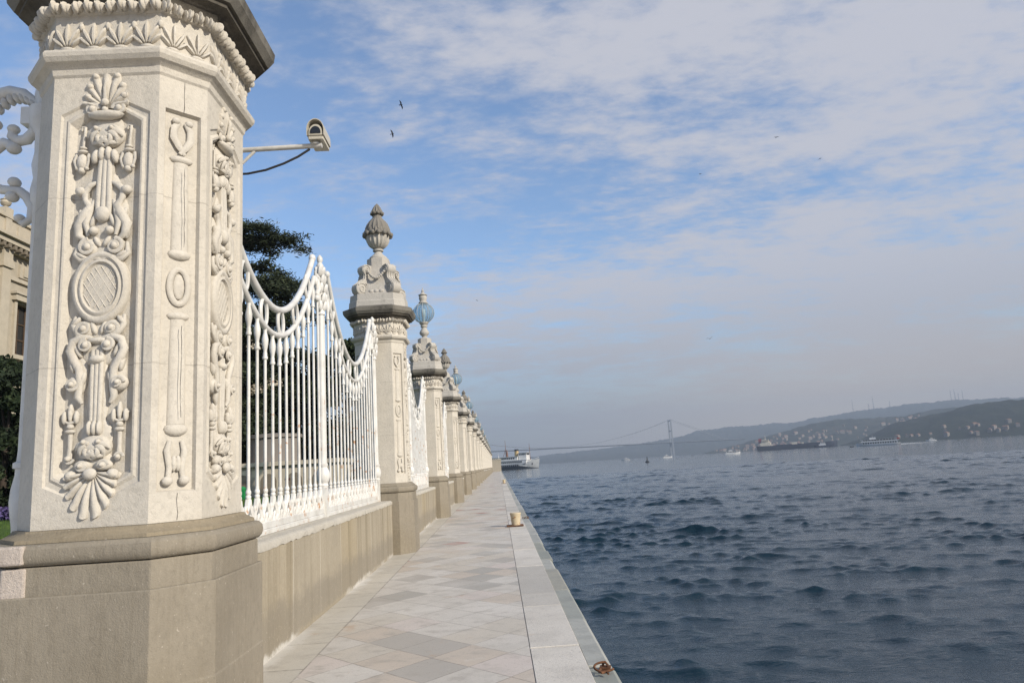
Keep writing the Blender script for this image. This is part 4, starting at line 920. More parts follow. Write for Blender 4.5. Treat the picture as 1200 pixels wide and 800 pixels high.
b.rings([dshape(0.078, 0.156, -0.132, 0.035), dshape(0.078, 0.156, 0.225, 0.035), dshape(0.084, 0.164, 0.225, 0.035), dshape(0.084, 0.164, -0.132, 0.035), dshape(0.078, 0.156, -0.132, 0.035)], False, False)
b.build('sun_shield', M['cctv'], ho, smooth=40)
b = MB(); b.T = hs.T; b.rings([[(-0.05, y, 0.055), (0.05, y, 0.055)] + [(0.05*math.cos(PI*i/10), y, 0.07 + 0.055*math.sin(PI*i/10)) for i in range(11)] for y in (-0.126, -0.115)]); b.build('front_glass', M['pane'], ho)

# ------------------------------------------------------------------ bollards, rings on the quay
def bollard(x, y, label, rz=0):
    r = thing('mooring_bollard', label, 'bollard', (x, y, 0.008), rz)
    b = MB(); b.box(-0.25, 0.20, -0.20, 0.20, 0, 0.024); b.build('base_plate', M['rust'], r, bevel=0.006)
    b = MB(); b.lathe([(0.02, 0.118), (0.05, 0.115), (0.28, 0.138), (0.31, 0.148), (0.325, 0.151), (0.34, 0.146), (0.338, 0.11), (0.335, 0.03)], n=28)
    return b.build('bollard_post', M['bollard'], r, smooth=40)
bollard(0.37, 19.36, 'short cream painted mooring bollard with rust on a brown plate at the quay edge')
bollard(0.40, 66.0, 'far mooring bollard, a small stub on the quay edge before the ferry')
def mooring_ring(x, y, rz, label):
    r = thing('mooring_ring', label, 'mooring ring', (x, y, -0.012), rz)
    b = MB(); n = 22; b.tube([(0.055*math.cos(2*PI*i/n), 0.080*math.sin(2*PI*i/n), 0.018 + 0.02*math.cos(2*PI*i/n)) for i in range(n-6)], 0.009, 8); b.build('ring', M['rust'], r, smooth=50)
    b = MB(); b.tube([(0.05, -0.02, -0.03), (0.05, -0.02, 0.02), (0.065, 0, 0.035), (0.08, 0.02, 0.02), (0.08, 0.02, -0.03)], 0.010, 8); b.box(0.03, 0.10, -0.04, 0.045, -0.012, 0.004); b.build('staple', M['rust'], r, smooth=50)
    b = MB(); b.tube([(-0.07, 0.02, 0.02), (-0.11, 0.03, 0.012), (-0.15, 0.0, 0.015), (-0.12, -0.03, 0.012), (-0.16, -0.05, 0.01)], [0.010, 0.009, 0.010, 0.009, 0.008], 7); b.build('chain_end', M['rust'], r, smooth=50)
mooring_ring(0.735, 5.86, R(75), 'broken rusty orange mooring ring on the quay kerb in the bottom corner')
mooring_ring(0.74, 22.2, R(15), 'rusty mooring ring on the quay kerb just beyond the cream bollard')
# stone block closing the quay
r = thing('stone_end_block', 'beige stone block wall closing the far end of the promenade', 'wall', (-0.8, YEND-4.0, 0))
b = MB(); b.box(-3.0, 1.55, 0, 2.5, -0.2, 3.5); b.build('wall_body', M['palace'], r)
b = MB(); b.box(-3.05, 1.62, -0.08, 2.6, 3.504, 3.75); b.build('coping', M['coping'], r)
r = thing('white_marker_post', 'thin white post standing up behind the far end block', 'post', (0.1, YEND-0.8, -0.1))
b = MB(); b.lathe([(0, 0.12), (4.2, 0.10), (4.25, 0.16), (4.5, 0.14), (4.55, 0.05), (5.6, 0.03)], n=10); b.build('post', M['white'], r, smooth=40)

# ================================================================== GARDEN SIDE: PALACE, KIOSK, TREES
pal = thing('palace', 'warm beige ornate palace facade with tall dark windows behind the left of the pillar', 'palace', (-25, 20, 0))
L = 68.0; H0, H1 = 14.15, 15.95
def pbox(b, x0, x1, y0, y1, z0, z1): b.box(x0, x1, y0, y1, z0, z1)
wz = [(2.6, 5.6), (8.95, 11.65)]; wys = [1.45 + 3.55*i for i in range(19)]
WY = [y + 14.0 - 3.55*4 + 1.95 for y in wys]   # window centres
WY = [y for y in WY if 1.0 < y < L-1.0]
b = MB(); edges_y = [0] + [e for y in WY for e in (y-0.62, y+0.62)] + [L]
for i in range(0, len(edges_y), 2): b.box(-14, 0, edges_y[i], edges_y[i+1], 0.3, H0)
for y in WY:
    zs = [0.3, wz[0][0], wz[0][1], wz[1][0], wz[1][1], H0]
    for i in (0, 2, 4): b.box(-14, -0.004, y-0.622, y+0.622, zs[i], zs[i+1])
b.build('facade_wall', M['palace'], pal)
b = MB(); b.box(-14.2, 0.28, -0.3, L+0.3, H0+0.004, H0+0.28); b.box(-14.2, 0.60, -0.6, L+0.6, H0+0.284, H0+0.56); b.box(-14.2, 0.78, -0.75, L+0.75, H0+0.564, H0+0.72); b.build('cornice', M['palace_trim'], pal)
b = MB()
for i in range(int(L/0.42)): b.box(0.30, 0.57, 0.1+i*0.42, 0.30+i*0.42, H0+0.05, H0+0.28)
b.build('dentils', M['palace_shade'], pal)
b = MB(); b.box(-13.6, 0.06, 0.1, L-0.1, H0+0.724, H1); b.box(-13.7, 0.18, 0, L, H1+0.004, H1+0.20)
for i, y in enumerate(WY):
    b.box(0.0, 0.14, y-1.9, y-1.45, H0+0.724, H1+0.002); b.box(0.0, 0.11, y-0.9, y+0.9, H0+0.95, H1-0.22)
b.build('parapet', M['palace_trim'], pal)
b = MB()
for y in WY:
    for s_ in (-1.78,):
        b.box(0.0, 0.26, y+s_-0.32, y+s_+0.32, 0.4, H0-0.9); b.box(0.0, 0.34, y+s_-0.40, y+s_+0.40, 0.3, 1.2); b.box(0.0, 0.36, y+s_-0.42, y+s_+0.42, H0-0.9, H0-0.55); b.box(0.0, 0.30, y+s_-0.34, y+s_+0.34, H0-0.55, H0+0.002)
b.build('pilasters', M['palace_trim'], pal)
b = MB(); b.box(0.0, 0.20, 0, L, 7.15, 7.45); b.box(0.0, 0.30, 0, L, 7.454, 7.62); b.box(0.0, 0.14, 0, L, 12.75, 12.95)
for y in WY: b.box(0.0, 0.10, y-0.55, y+0.55, 13.05, 13.75); b.box(0.0, 0.16, y-0.30, y+0.30, 13.15, 13.65)
b.build('string_course', M['palace_trim'], pal)
wproto_ = None
for y in WY:
    for (z0, z1) in wz:
        b = MB(); b.box(-0.03, 0.12, y-0.80, y-0.624, z0-0.1, z1+0.1); b.box(-0.03, 0.12, y+0.624, y+0.80, z0-0.1, z1+0.1); b.box(-0.03, 0.26, y-0.95, y+0.95, z1+0.104, z1+0.42); b.box(-0.03, 0.34, y-1.05, y+1.05, z1+0.424, z1+0.55); b.box(-0.03, 0.24, y-0.95, y+0.95, z0-0.30, z0-0.104)
        w = b.build('window', M['palace_trim'], pal)
        b = MB(); b.box(-0.34, -0.30, y-0.62, y+0.62, z0, z1); b.build('pane', M['pane'], w)
        b = MB()
        for yy in (-0.60, -0.02, 0.56): b.box(-0.296, -0.24, y+yy, y+yy+0.05, z0, z1)
        for t_ in (0.0, 0.30, 0.62, 0.975): b.box(-0.292, -0.244, y-0.61, y+0.61, z0+(z1-z0)*t_, z0+(z1-z0)*t_+0.05)
        b.build('frame', M['wood'], w)
for i, y in enumerate(WY):
    b = MB(); b.box(-0.32, 0.16, y-1.98, y-1.42, H1+0.204, H1+0.55); b.lathe([(H1+0.55, 0.16), (H1+0.60, 0.10), (H1+0.66, 0.09), (H1+0.72, 0.20), (H1+0.86, 0.26), (H1+0.95, 0.22), (H1+1.0, 0.27), (H1+1.06, 0.15), (H1+1.18, 0.08), (H1+1.26, 0.02)], cx=-0.08, cy=y-1.7, n=14); b.build('roof_urn', M['palace_trim'], pal, smooth=40)

kk = thing('garden_kiosk', 'low cream garden building with arched niches and a round drum seen through the fence', 'kiosk', (-10.2, 31.0, 0.9))
b = MB(); b.box(-2.6, 3.2, 0, 3.0, 0, 1.30); b.build('kiosk_wall', M['palace_trim'], kk)
b = MB(); b.box(-2.75, 3.35, -0.15, 3.1, 1.304, 1.48); b.build('ledge', M['palace_trim'], kk)
for i in range(5):
    n = 10; cx = -1.9 + i*1.1; b = MB()
    b.prism([(cx-0.34, 0.1), (cx+0.34, 0.1)] + [(cx+0.34*math.cos(PI*j/n), 0.65+0.34*math.sin(PI*j/n)) for j in range(n+1)], -0.012, 0.05, 'y'); b.build('arched_niche', M['palace_shade'], kk)  # flat plate, the shade of the recess painted as dark stone
b = MB(); b.lathe([(1.484, 1.15), (2.55, 1.12), (2.56, 1.22), (2.70, 1.22), (2.72, 1.1), (2.80, 0.2)], cx=0.1, cy=1.5, n=28); b.build('round_drum', M['house_wall'], kk, smooth=35)
o = MB(); o.box(-0.16, 0.16, -0.16, 0.16, 0, 0.40); o.lathe([(0.40, 0.19), (0.44, 0.19), (0.50, 0.10)], n=12); o = o.build('garden_bin', M['green'], None, loc=(-10.1, 28.3, 0.93)); tag(o, 'small green bin on the lawn seen through the nearest fence bars', 'bin')
o = MB(); o.lathe([(0, 0.07), (0.62, 0.06), (0.64, 0.10), (0.72, 0.10), (0.76, 0.03)], n=12); o = o.build('garden_post', M['red'], None, smooth=40, loc=(-8.4, 28.6, 0.93)); tag(o, 'thin dark red post on the lawn seen through the nearest fence bars', 'post')

class Leaves:
    def __init__(s): s.v = []; s.f = []
    def leaf(s, c, d, size, asp=0.35):
        """one narrow leaf or needle spray, 4 vertices"""
        d = d/ (np.linalg.norm(d)+1e-9); r = rng.normal(size=3); u = np.cross(d, r); u /= np.linalg.norm(u)+1e-9
        b = len(s.v); s.v += [tuple(c - d*size*0.5), tuple(c + u*size*asp*0.5), tuple(c + d*size*0.5), tuple(c - u*size*asp*0.5)]; s.f.append((b, b+1, b+2, b+3))
    def build(s, name, mat, parent):
        me = bpy.data.meshes.new(name); me.from_pydata(s.v, [], s.f); me.materials.append(mat); o = bpy.data.objects.new(name, me); C.objects.link(o); o.parent = parent; return o
def cedar(x, y, h, pads, label, base=0.9, trunk_top=None, lean=(0, 0)):
    """pads: (height, direction deg, reach, width, thickness): flat sprays of needles on level limbs"""
    root = thing('cedar_tree', label, 'tree', (x, y, base)); b = MB(); tt = trunk_top or h
    b.tube([(lean[0]*t**2, lean[1]*t**2, -0.2 + tt*t) for t in np.linspace(0, 1, 9)], [0.42*(1-0.86*t)+0.03 for t in np.linspace(0, 1, 9)], 10)
    Lf = Leaves()
    for (hz, ang, reach, wid, thk) in pads:
        a = R(ang); dv = np.array([math.cos(a), math.sin(a), 0]); pv = np.array([-math.sin(a), math.cos(a), 0]); t0 = hz/tt
        o0 = np.array([lean[0]*t0**2, lean[1]*t0**2, hz])
        pts = [o0 + dv*reach*t + np.array([0, 0, 0.5*math.sin(t*2.6) - 0.55*t*t]) for t in np.linspace(-0.02, 1, 8)]
        b.tube([tuple(p) for p in pts], [0.13*(1-0.85*t) + 0.015 for t in np.linspace(0, 1, 8)], 7)
        nb_ = max(5, int(reach*2.6))
        for j in range(nb_):
            t = 0.18 + 0.86*(j+rng.uniform(0, 1))/nb_; sp = wid*(0.45+0.75*math.sin(PI*min(1, t)))*rng.uniform(0.6, 1.0)*(1 if j % 2 else -1)
            c0 = o0 + dv*reach*t + np.array([0, 0, 0.5*math.sin(t*2.6) - 0.55*t*t])
            tip = c0 + pv*sp + dv*rng.uniform(0.1, 0.7) + np.array([0, 0, rng.uniform(-0.35, 0.12)])
            b.tube([tuple(c0), tuple((c0+tip)/2 + np.array([0, 0, 0.08])), tuple(tip)], [0.035, 0.022, 0.008], 5)
            ncl = int(10 + 9*abs(sp))
            for q in range(ncl):
                w_ = (q+0.5)/ncl; cc = c0*(1-w_) + tip*w_ + rng.normal(0, 1, 3)*np.array([0.26, 0.26, 0.10*thk])
                for _ in range(17):
                    d = rng.normal(0, 1, 3); d[2] = d[2]*0.6 + 0.1
                    Lf.leaf(cc + rng.normal(0, 1, 3)*np.array([0.22, 0.22, 0.11*thk]), d, rng.uniform(0.18, 0.38), 0.24)
    b.build('trunk', M['bark'], root, smooth=60); Lf.build('crown', M['cedar'], root); return root
def bushy(x, y, h, rad, label, cat, name, base=0.9, mat='dark_leaf', n=9000, size=0.30, taper=0.0, trunk=0.25, group=None, top=1.0):
    root = thing(name, label, cat, (x, y, base), 0, group); b = MB()
    b.tube([(0, 0, -0.2), (0.05, 0, h*trunk), (0.1, 0.05, h*0.8)], [0.07+0.02*h, 0.05+0.015*h, 0.03], 8)
    cl = []
    for i in range(46):
        t = rng.uniform(0.0, 1.0); z = h*(trunk + (1-trunk)*t); rr = rad*((1-taper*t)*math.sqrt(max(0.05, 1-(2*t-0.85)**2*0.62))); a = rng.uniform(0, 2*PI); q = rr*math.sqrt(rng.uniform(0.15, 1))
        cl.append((q*math.cos(a), q*math.sin(a), z, rad*rng.uniform(0.16, 0.34)))
    for (cx, cy, cz, r_) in cl[:14]: b.tube([(0.05, 0, min(cz, h*0.7)*0.75), (cx*0.5, cy*0.5, cz*0.9), (cx, cy, cz)], [0.05, 0.035, 0.012], 5)
    b.build('trunk', M['bark'], root, smooth=60); Lf = Leaves()
    for i in range(n):
        cx, cy, cz, r_ = cl[int(rng.integers(len(cl)))]; d = rng.normal(0, 1, 3); d /= np.linalg.norm(d); q = r_*rng.uniform(0.55, 1.12)
        Lf.leaf(np.array([cx, cy, cz]) + d*q*np.array([1, 1, 0.85]), rng.normal(0, 1, 3), rng.uniform(0.6, 1.2)*size, 0.55)
    Lf.build('crown', M[mat], root); return root
cedar(-15.0, 42.0, 16.3, [
    (15.2, 10, 3.4, 1.0, 1.1), (15.7, -35, 2.0, 1.0, 1.0), (15.5, 120, 2.4, 1.0, 1.0), (15.0, 200, 2.6, 1.1, 1.0), (15.3, 60, 2.4, 1.0, 1.0),
    (13.3, -5, 2.1, 0.55, 1.0), (12.3, 5, 3.9, 1.1, 1.2), (11.9, -30, 3.6, 1.1, 1.2), (12.1, 45, 3.0, 1.0, 1.0), (12.6, 170, 3.0, 1.2, 1.0),
    (10.7, 8, 4.1, 1.0, 1.1), (10.3, -25, 3.0, 1.2, 1.2), (10.2, 50, 3.5, 1.1, 1.0), (9.9, 190, 3.4, 1.2, 1.0),
    (7.9, 0, 4.2, 1.4, 1.3), (7.6, -40, 3.4, 1.3, 1.2), (7.2, 50, 3.8, 1.3, 1.2), (7.4, 150, 3.5, 1.3, 1.2),
    (5.2, -15, 4.6, 1.5, 1.4), (4.8, 35, 4.2, 1.4, 1.3), (4.9, -60, 3.5, 1.3, 1.3), (5.0, 120, 3.5, 1.3, 1.3),
    (6.2, -75, 7.5, 1.7, 1.5), (3.6, -70, 7.0, 1.6, 1.4), (8.6, -60, 5.0, 1.4, 1.3), (2.9, 0, 4.4, 1.4, 1.4), (2.6, -45, 3.6, 1.3, 1.4), (2.8, 45, 4.0, 1.4, 1.4)], 'tall dark cedar with flat layered branches rising behind the nearest fence', trunk_top=16.0)
bushy(-11.6, 43.0, 7.6, 2.3, 'rounded dark green tree right of the cedar behind the fence', 'tree', 'garden_tree', n=15000, size=0.26, trunk=0.06)
bushy(-8.6, 41.0, 8.0, 2.2, 'dark green tree behind the fence just left of the first urn pillar', 'tree', 'garden_tree', n=15000, size=0.26, trunk=0.06)
bushy(-8.8, 52.0, 9.4, 2.4, 'taller dark tree further back between cedar and first urn pillar', 'tree', 'garden_tree', n=12000, size=0.3, trunk=0.08)
bushy(-17.1, 25.0, 5.2, 1.9, 'dense dark conifer in front of the palace at the left edge', 'tree', 'conifer_tree', n=26000, size=0.20, taper=0.35, trunk=0.02, mat='hedge_leaf')
bushy(-19.0, 27.5, 4.4, 1.6, 'smaller dark conifer half hidden behind the left edge conifer', 'tree', 'conifer_tree', n=12000, size=0.22, taper=0.3, trunk=0.02, mat='hedge_leaf')
for i, (x, y, h_, r_) in enumerate([(-10.2, 70, 8.5, 3.2), (-9.6, 84, 8.0, 3.0), (-10.5, 100, 9.0, 3.4), (-10.0, 124, 9.0, 3.6), (-11.0, 150, 10, 4.0)]):
    bushy(x, y, h_, r_, 'green tree in the palace garden behind the row of far pillars', 'tree', 'garden_tree', n=5000, size=0.45, trunk=0.1, group='garden trees behind the far pillars')
Lf = Leaves()
for i in range(5200):
    c = np.array([rng.uniform(-19.5, -12.6), rng.uniform(20.6, 22.2), rng.uniform(0.95, 1.30)]); Lf.leaf(c, rng.normal(0, 1, 3), rng.uniform(0.07, 0.14), 0.8)
tag(Lf.build('flower_bed', M['flower'], None), kind='stuff')
Lf = Leaves()
for i in range(26000):
    t = rng.uniform(0, 1)**1.7; c = np.array([-2.9 - 18*rng.uniform(0, 1)**1.2, 6 + 26*t, 0.95]); d = np.array([rng.normal(0, 0.25), rng.normal(0, 0.25), 1.0]); Lf.leaf(c, d, rng.uniform(0.06, 0.13), 0.16)
tag(Lf.build('grass', M['lawn'], None), kind='stuff')

# ================================================================== SHIPS AND BOATS
def hull_rings(Ln, B, top, sheer, rake=0.06, n=26, bow_full=0.62, draft=1.0, z0=None, stern=0.8):
    """bow towards +x; returns rings (stations) from keel to deck edge"""
    rs = []
    for i in range(n):
        t = i/(n-1); f = 1.0
        if t > bow_full: f = max(0.02, 1 - ((t-bow_full)/(1-bow_full))**2.2)
        if t < 0.12: f = stern + (1-stern)*(t/0.12)**0.6
        zt = top + sheer*max(0, (t-0.45)/0.55)**2.0 + sheer*0.25*max(0, (0.25-t)/0.25)**2
        h = B/2*f; xk = (t-0.5)*Ln*(1-rake); xt = (t-0.5)*Ln
        x = lambda w: xk*(1-w) + xt*w
        rs.append([(x(0), 0, -draft), (x(0), -h*0.80, -draft*0.6), (x(0.35), -h*0.95, 0.0), (x(1), -h, zt), (x(1), h, zt), (x(0.35), h*0.95, 0.0), (x(0), h*0.80, -draft*0.6)])
    return rs
def hull(root, Ln, B, top, sheer, mat, boot=None, **k):
    b = MB(); b.rings(hull_rings(Ln, B, top, sheer, **k)); h = b.build('hull', mat, root, smooth=40)
    return h
def winrow(root, name, x0, x1, y, z0, z1, n, gap=0.35, mat='pane', both=True):
    """a row of windows let into one deck side, kept together as one part of that deck"""
    b = MB(); w = (x1-x0)/n
    for s_ in ((-1, 1) if both else (-1,)):
        for i in range(n): b.box(x0+w*i+w*gap/2, x0+w*(i+1)-w*gap/2, s_*y-0.05, s_*y+0.05, z0, z1)
    return b.build(name, M[mat], root)
# ---- old steamer-like ferry berthed beyond the quay end
f = thing('passenger_ferry', 'white passenger ferry with ochre funnel and brown masts beside the quay end', 'ferry', (8.2, 492, ZWATER), R(-24))
hull(f, 43, 9.5, 3.6, 2.6, M['ferryhull'], rake=0.07, bow_full=0.66)
b = MB(); b.rings([[(p[0]*1.0015, p[1]*1.008, p[2]) for p in ((r_[2][0], r_[2][1], 0.0), (r_[2][0]+0.02*(r_[3][0]-r_[2][0]), r_[2][1]*1.01, 2.1), (r_[5][0]+0.02*(r_[4][0]-r_[5][0]), r_[5][1]*1.01, 2.1), (r_[5][0], r_[5][1], 0.0))] for r_ in hull_rings(43, 9.6, 3.6, 2.6, rake=0.07, bow_full=0.66)]); b.build('boot_stripe', M['hull_dark'], f)
b = MB(); b.box(-19.5, 13.5, -4.6, 4.6, 3.5, 5.9); b.box(-20, 14.2, -4.75, 4.75, 5.904, 6.15); d1 = b.build('main_deck_house', M['boatwhite'], f)
winrow(d1, 'deck_windows', -19, 10.5, 4.6, 4.2, 5.4, 20)
winrow(f, 'hull_windows', -17, 8, 4.72, 2.0, 3.0, 17)
b = MB(); b.box(-17, 7, -4.1, 4.1, 6.15, 8.3); b.box(-18.5, 7.4, -4.5, 4.5, 8.304, 8.5); d2 = b.build('upper_deck_house', M['boatwhite'], f)
winrow(d2, 'deck_windows', -16.5, 5, 4.1, 6.8, 7.9, 15)
b = MB(); b.box(7.5, 13.2, -3.0, 3.0, 6.15, 10.6); b.box(7.0, 13.9, -3.3, 3.3, 10.604, 10.8); br = b.build('bridge_house', M['boatwhite'], f)
winrow(br, 'bridge_windows', 8, 13, 3.0, 9.2, 10.2, 5); b = MB(); b.box(13.18, 13.26, -2.6, 2.6, 9.2, 10.2); b.build('bridge_front_window', M['pane'], br)
b = MB(); b.lathe([(8.5, 1.5), (12.2, 1.4)], cx=5.0, n=20); fu = b.build('funnel', M['funnel'], f, smooth=40)
b = MB(); b.lathe([(12.2, 1.5), (13.4, 1.45)], cx=5.0, n=20); b.build('funnel_top', M['hull_dark'], fu, smooth=40)
for x, zt, z0 in ((-3, 20.0, 8.5), (14.8, 16.8, 5.8)):
    b = MB(); b.tube([(x, 0, z0), (x-0.2, 0, zt)], [0.24, 0.10], 8); b.tube([(x, -1.3, zt*0.8), (x, 1.3, zt*0.8)], 0.07, 6); m_ = b.build('mast', M['mast'], f, smooth=40)
b = MB(); b.tube([(-3, 0, 14), (-5.0, 0, 9.0)], 0.16, 6); b.lathe([(8.5, 0.9), (11.5, 0.6), (13.5, 0.25)], cx=-2.2, n=8); b.build('derrick', M['mast'], f)
b = MB(); b.tube([(12, -4.0, 4.9), (17, -3.0, 5.7), (20.8, -0.8, 6.9), (20.8, 0.8, 6.9), (17, 3.0, 5.7), (12, 4.0, 4.9)], 0.10, 5); b.build('bow_rail', M['boatwhite'], f)
b = MB(); b.lathe([(2.6, 0.5), (3.6, 0.5)], cx=17.2, n=8); b.box(16.7, 17.3, -2.65, -2.45, 2.4, 3.6); b.box(16.7, 17.3, 2.45, 2.65, 2.4, 3.6); b.build('anchor', M['hull_dark'], f)

# ---- bulk tanker
a_ = math.atan2(1352-1408, 649-516)
f = thing('cargo_ship', 'long dark blue cargo ship with cream stern house across the strait', 'ship', (583, 1380, ZWATER), a_)
hull(f, 148, 23, 9.0, 2.6, M['hull_navy'], bow_full=0.85, rake=0.03, draft=4)
b = MB(); b.box(-66, -47, -10, 10, 7, 15); b.box(-64, -49, -9, 9, 15.004, 18.5); b.box(-62, -50, -11, 11, 18.504, 21.5); b.box(-47.5, -44, -10, 10, 7, 11); h_ = b.build('stern_house', M['cream'], f)
winrow(h_, 'deck_windows', -61.5, -50.5, 11, 19.4, 20.6, 8); b = MB(); b.box(-50.05, -49.95, -10, 10, 19.4, 20.6); b.build('bridge_front_window', M['pane'], h_)
b = MB(); b.box(-69, -63.5, -3, 3, 15, 24); b.build('funnel', M['red'], f); b = MB(); b.lathe([(21.5, 0.5), (30, 0.2)], cx=-56, n=6); b.lathe([(9, 0.5), (19, 0.2)], cx=66, n=6); b.build('mast', M['cream'], f)
b = MB(); b.box(-8, 2, -6, 6, 9, 13.0); b.box(10, 14, -4, 4, 9, 12.0); b.build('deck_gear', M['cream'], f)
b = MB(); b.box(-40, 60, -1.0, 1.0, 9.0, 10.2); b.build('deck_pipe', M['hull_navy'], f)
f = thing('tug_boat', 'dark tug with a white cabin in front of the cargo ship bow', 'tug', (545, 1180, ZWATER), a_)
hull(f, 32, 8.5, 3.2, 2.6, M['hull_navy'], bow_full=0.6)
b = MB(); b.box(-8, 3, -2.8, 2.8, 3.2, 5.6); b.box(-5.5, 2, -2.3, 2.3, 5.604, 8.2); c_ = b.build('cabin', M['boatwhite'], f); winrow(c_, 'cabin_windows', -5, 1.5, 2.3, 6.5, 7.6, 4)
b = MB(); b.lathe([(8.2, 0.2), (12.5, 0.1)], cx=-2, n=6); b.build('mast', M['mast'], f)
# ---- two-decked tour ferry
a2 = math.atan2(608-624, 347-317)
f = thing('tour_ferry', 'two decked white tour ferry with dark window bands right of the cargo ship', 'ferry', (332, 616, ZWATER), a2)
b = MB(); b.T = Matrix.Rotation(PI, 4, 'Z'); b.rings(hull_rings(35, 7, 1.5, 1.2, bow_full=0.6)); b.build('hull', M['boatwhite'], f, smooth=40)
b = MB(); b.box(-12.5, 15.5, -3.2, 3.2, 1.4, 3.3); b.box(-14.5, 16.5, -3.5, 3.5, 3.304, 3.55); d1 = b.build('lower_deck_house', M['boatwhite'], f); winrow(d1, 'deck_windows', -12, 15, 3.2, 1.9, 3.0, 14)
b = MB()
for i in range(12):
    for s_ in (-1, 1): b.box(-12+i*2.3, -11.75+i*2.3, s_*3.2-0.1, s_*3.2+0.1, 3.55, 5.4)
b.box(-13, 15.5, -3.3, 3.3, 3.55, 4.35); b.box(-13.5, 15.5, -3.5, 3.5, 5.404, 5.6); b.build('upper_deck', M['boatwhite'], f)
b = MB(); b.box(-11, 14, -2.7, 2.7, 4.36, 5.39); b.build('painted_deck_shade', M['pane'], f)  # dark block standing in for the shade under the deck roof
b = MB(); b.box(-6, -1, -2.2, 2.2, 5.6, 7.2); b.lathe([(7.2, 0.12), (9.5, 0.06)], cx=-3.5, n=6); b.build('wheel_house', M['boatwhite'], f)
b = MB(); b.box(15.2, 17.4, -0.04, 0.04, 4.6, 5.9); b.tube([(15.2, 0, 3.5), (15.2, 0, 6.0)], 0.06, 5); b.build('stern_flag', M['red'], f)
def small_boat(x, y, az, Ln, label, hullmat='boatwhite', hy=1.0):
    f = thing('motor_boat', label, 'boat', (x, y, ZWATER), az)
    hull(f, Ln, Ln*0.30, Ln*0.085*hy, Ln*0.06, M[hullmat], bow_full=0.5, draft=0.4)
    k = Ln/15
    b = MB(); b.box(-4.6*k, 2.2*k, -1.7*k, 1.7*k, 1.2*k, 2.9*k); b.box(-5.4*k, 2.6*k, -1.9*k, 1.9*k, 2.904*k, 3.1*k); c_ = b.build('cabin', M['boatwhite'], f)
    winrow(c_, 'cabin_windows', -4.2*k, 2*k, 1.7*k, 1.9*k, 2.65*k, 5)
    b = MB(); b.box(-2.6*k, 0.6*k, -1.2*k, 1.2*k, 3.1*k, 3.9*k); b.tube([(-1*k, 0, 3.9*k), (-1.2*k, 0, 6.2*k)], 0.07*k, 5); b.build('wheel_house', M['boatwhite'], f)
    return f
small_boat(219, 665, R(-18), 15.5, 'white motor boat left of the cargo ship stern')
small_boat(158, 886, R(160), 11.0, 'small white motor boat left of the black buoy and bridge tower')
small_boat(208, 876, R(-10), 12.5, 'small white boat in front of the suspension bridge tower foot')
small_boat(629, 1021, R(165), 14.0, 'small boat at the foot of the dark hill right of the tour ferry')
small_boat(313.4, 625, R(150), 3.6, 'tiny dark dinghy just ahead of the tour ferry bow', 'hull_dark', 2.2)
w_ = MB(); rs = []
for i in range(16):
    t = i/15; x = 18 + 26*t; hw = 1.6 + 2.2*t; rs.append([(x, -hw, 0.10), (x, 0, 0.30*(1-t)+0.12), (x, hw, 0.10)])
w_.add([p for r_ in rs for p in r_], [(i*3+j, (i+1)*3+j, (i+1)*3+j+1, i*3+j+1) for i in range(15) for j in (0, 1)])
w_ = w_.build('wake', M['foam'], None, loc=(332, 616, ZWATER)); w_.rotation_euler = (0, 0, a2); tag(w_, kind='stuff')
f = thing('navigation_buoy', 'dark conical navigation buoy left of the bridge tower', 'buoy', (74.8, 358.2, ZWATER))
b = MB(); b.lathe([(-0.4, 1.0), (0.5, 1.05), (0.6, 0.9)], n=18); b.build('float', M['hull_dark'], f, smooth=40)
b = MB(); b.lathe([(0.6, 0.55), (2.2, 0.16), (2.25, 0.28), (2.6, 0.28), (2.65, 0.05), (3.2, 0.03)], n=12); b.build('tower', M['hull_dark'], f, smooth=40)

# ================================================================== SUSPENSION BRIDGE, HOUSES, MASTS
TR = Vector((751, 3059, 0)); TL = Vector((-266, 2938, 0)); TH = 154.0
br = thing('suspension_bridge', 'long suspension bridge with slender steel towers crossing the hazy strait', 'bridge', (0, 0, 0))
dv = (TR-TL).normalized(); pv = Vector((-dv.y, dv.x, 0)); span = (TR-TL).length
def dz_at(s): return 66 - 10.5*s/span         # deck height along the bridge, s from the left tower
def deck_pt(s, o=0, z=0): p = TL + dv*s + pv*o; return Vector((p.x, p.y, dz_at(s)+z))
for T_ in (TL, TR):
    s0 = 0 if T_ is TL else span; b = MB(); top = TH
    for o in (-14.5, 14.5):
        p = T_ + pv*o; b.rings([[(p.x+dx_*(1-0.25*t), p.y+dy_*(1-0.25*t), -3 + (top+3)*t) for dx_, dy_ in ((-3.4, -3), (3.4, -3), (3.4, 3), (-3.4, 3))] for t in (0, 1)])
    for z in (dz_at(s0)-6, 105, top-5):
        p0, p1_ = T_ - pv*14.5, T_ + pv*14.5; b.tube([(p0.x, p0.y, z), (p1_.x, p1_.y, z)], 2.6, 4)
    b.build('bridge_tower', M['steel'], br)
b = MB(); rs = []
for s in np.linspace(-260, span+330, 40): rs.append([tuple(deck_pt(s, o, z)) for o, z in ((-15, 0), (-9, -3), (9, -3), (15, 0), (15, 1.2), (-15, 1.2))])
b.rings(rs); b.build('bridge_deck', M['steel'], br)
for o in (-14.5, 14.5):
    b = MB(); pts = []
    for s in np.linspace(0, span, 40):
        u = s/span*2-1; base = dz_at(s) + 3; pts.append(tuple(deck_pt(s, o, 0) + Vector((0, 0, 3 + (TH - dz_at(0 if s < span/2 else span) - 3)*u*u))))
    e0 = deck_pt(-255, o, 2); e1 = deck_pt(span+250, o, 2)
    b.tube([tuple(e0)] + pts + [tuple(e1)], 0.75, 6); b.build('main_cable', M['steel'], br)
b = MB()
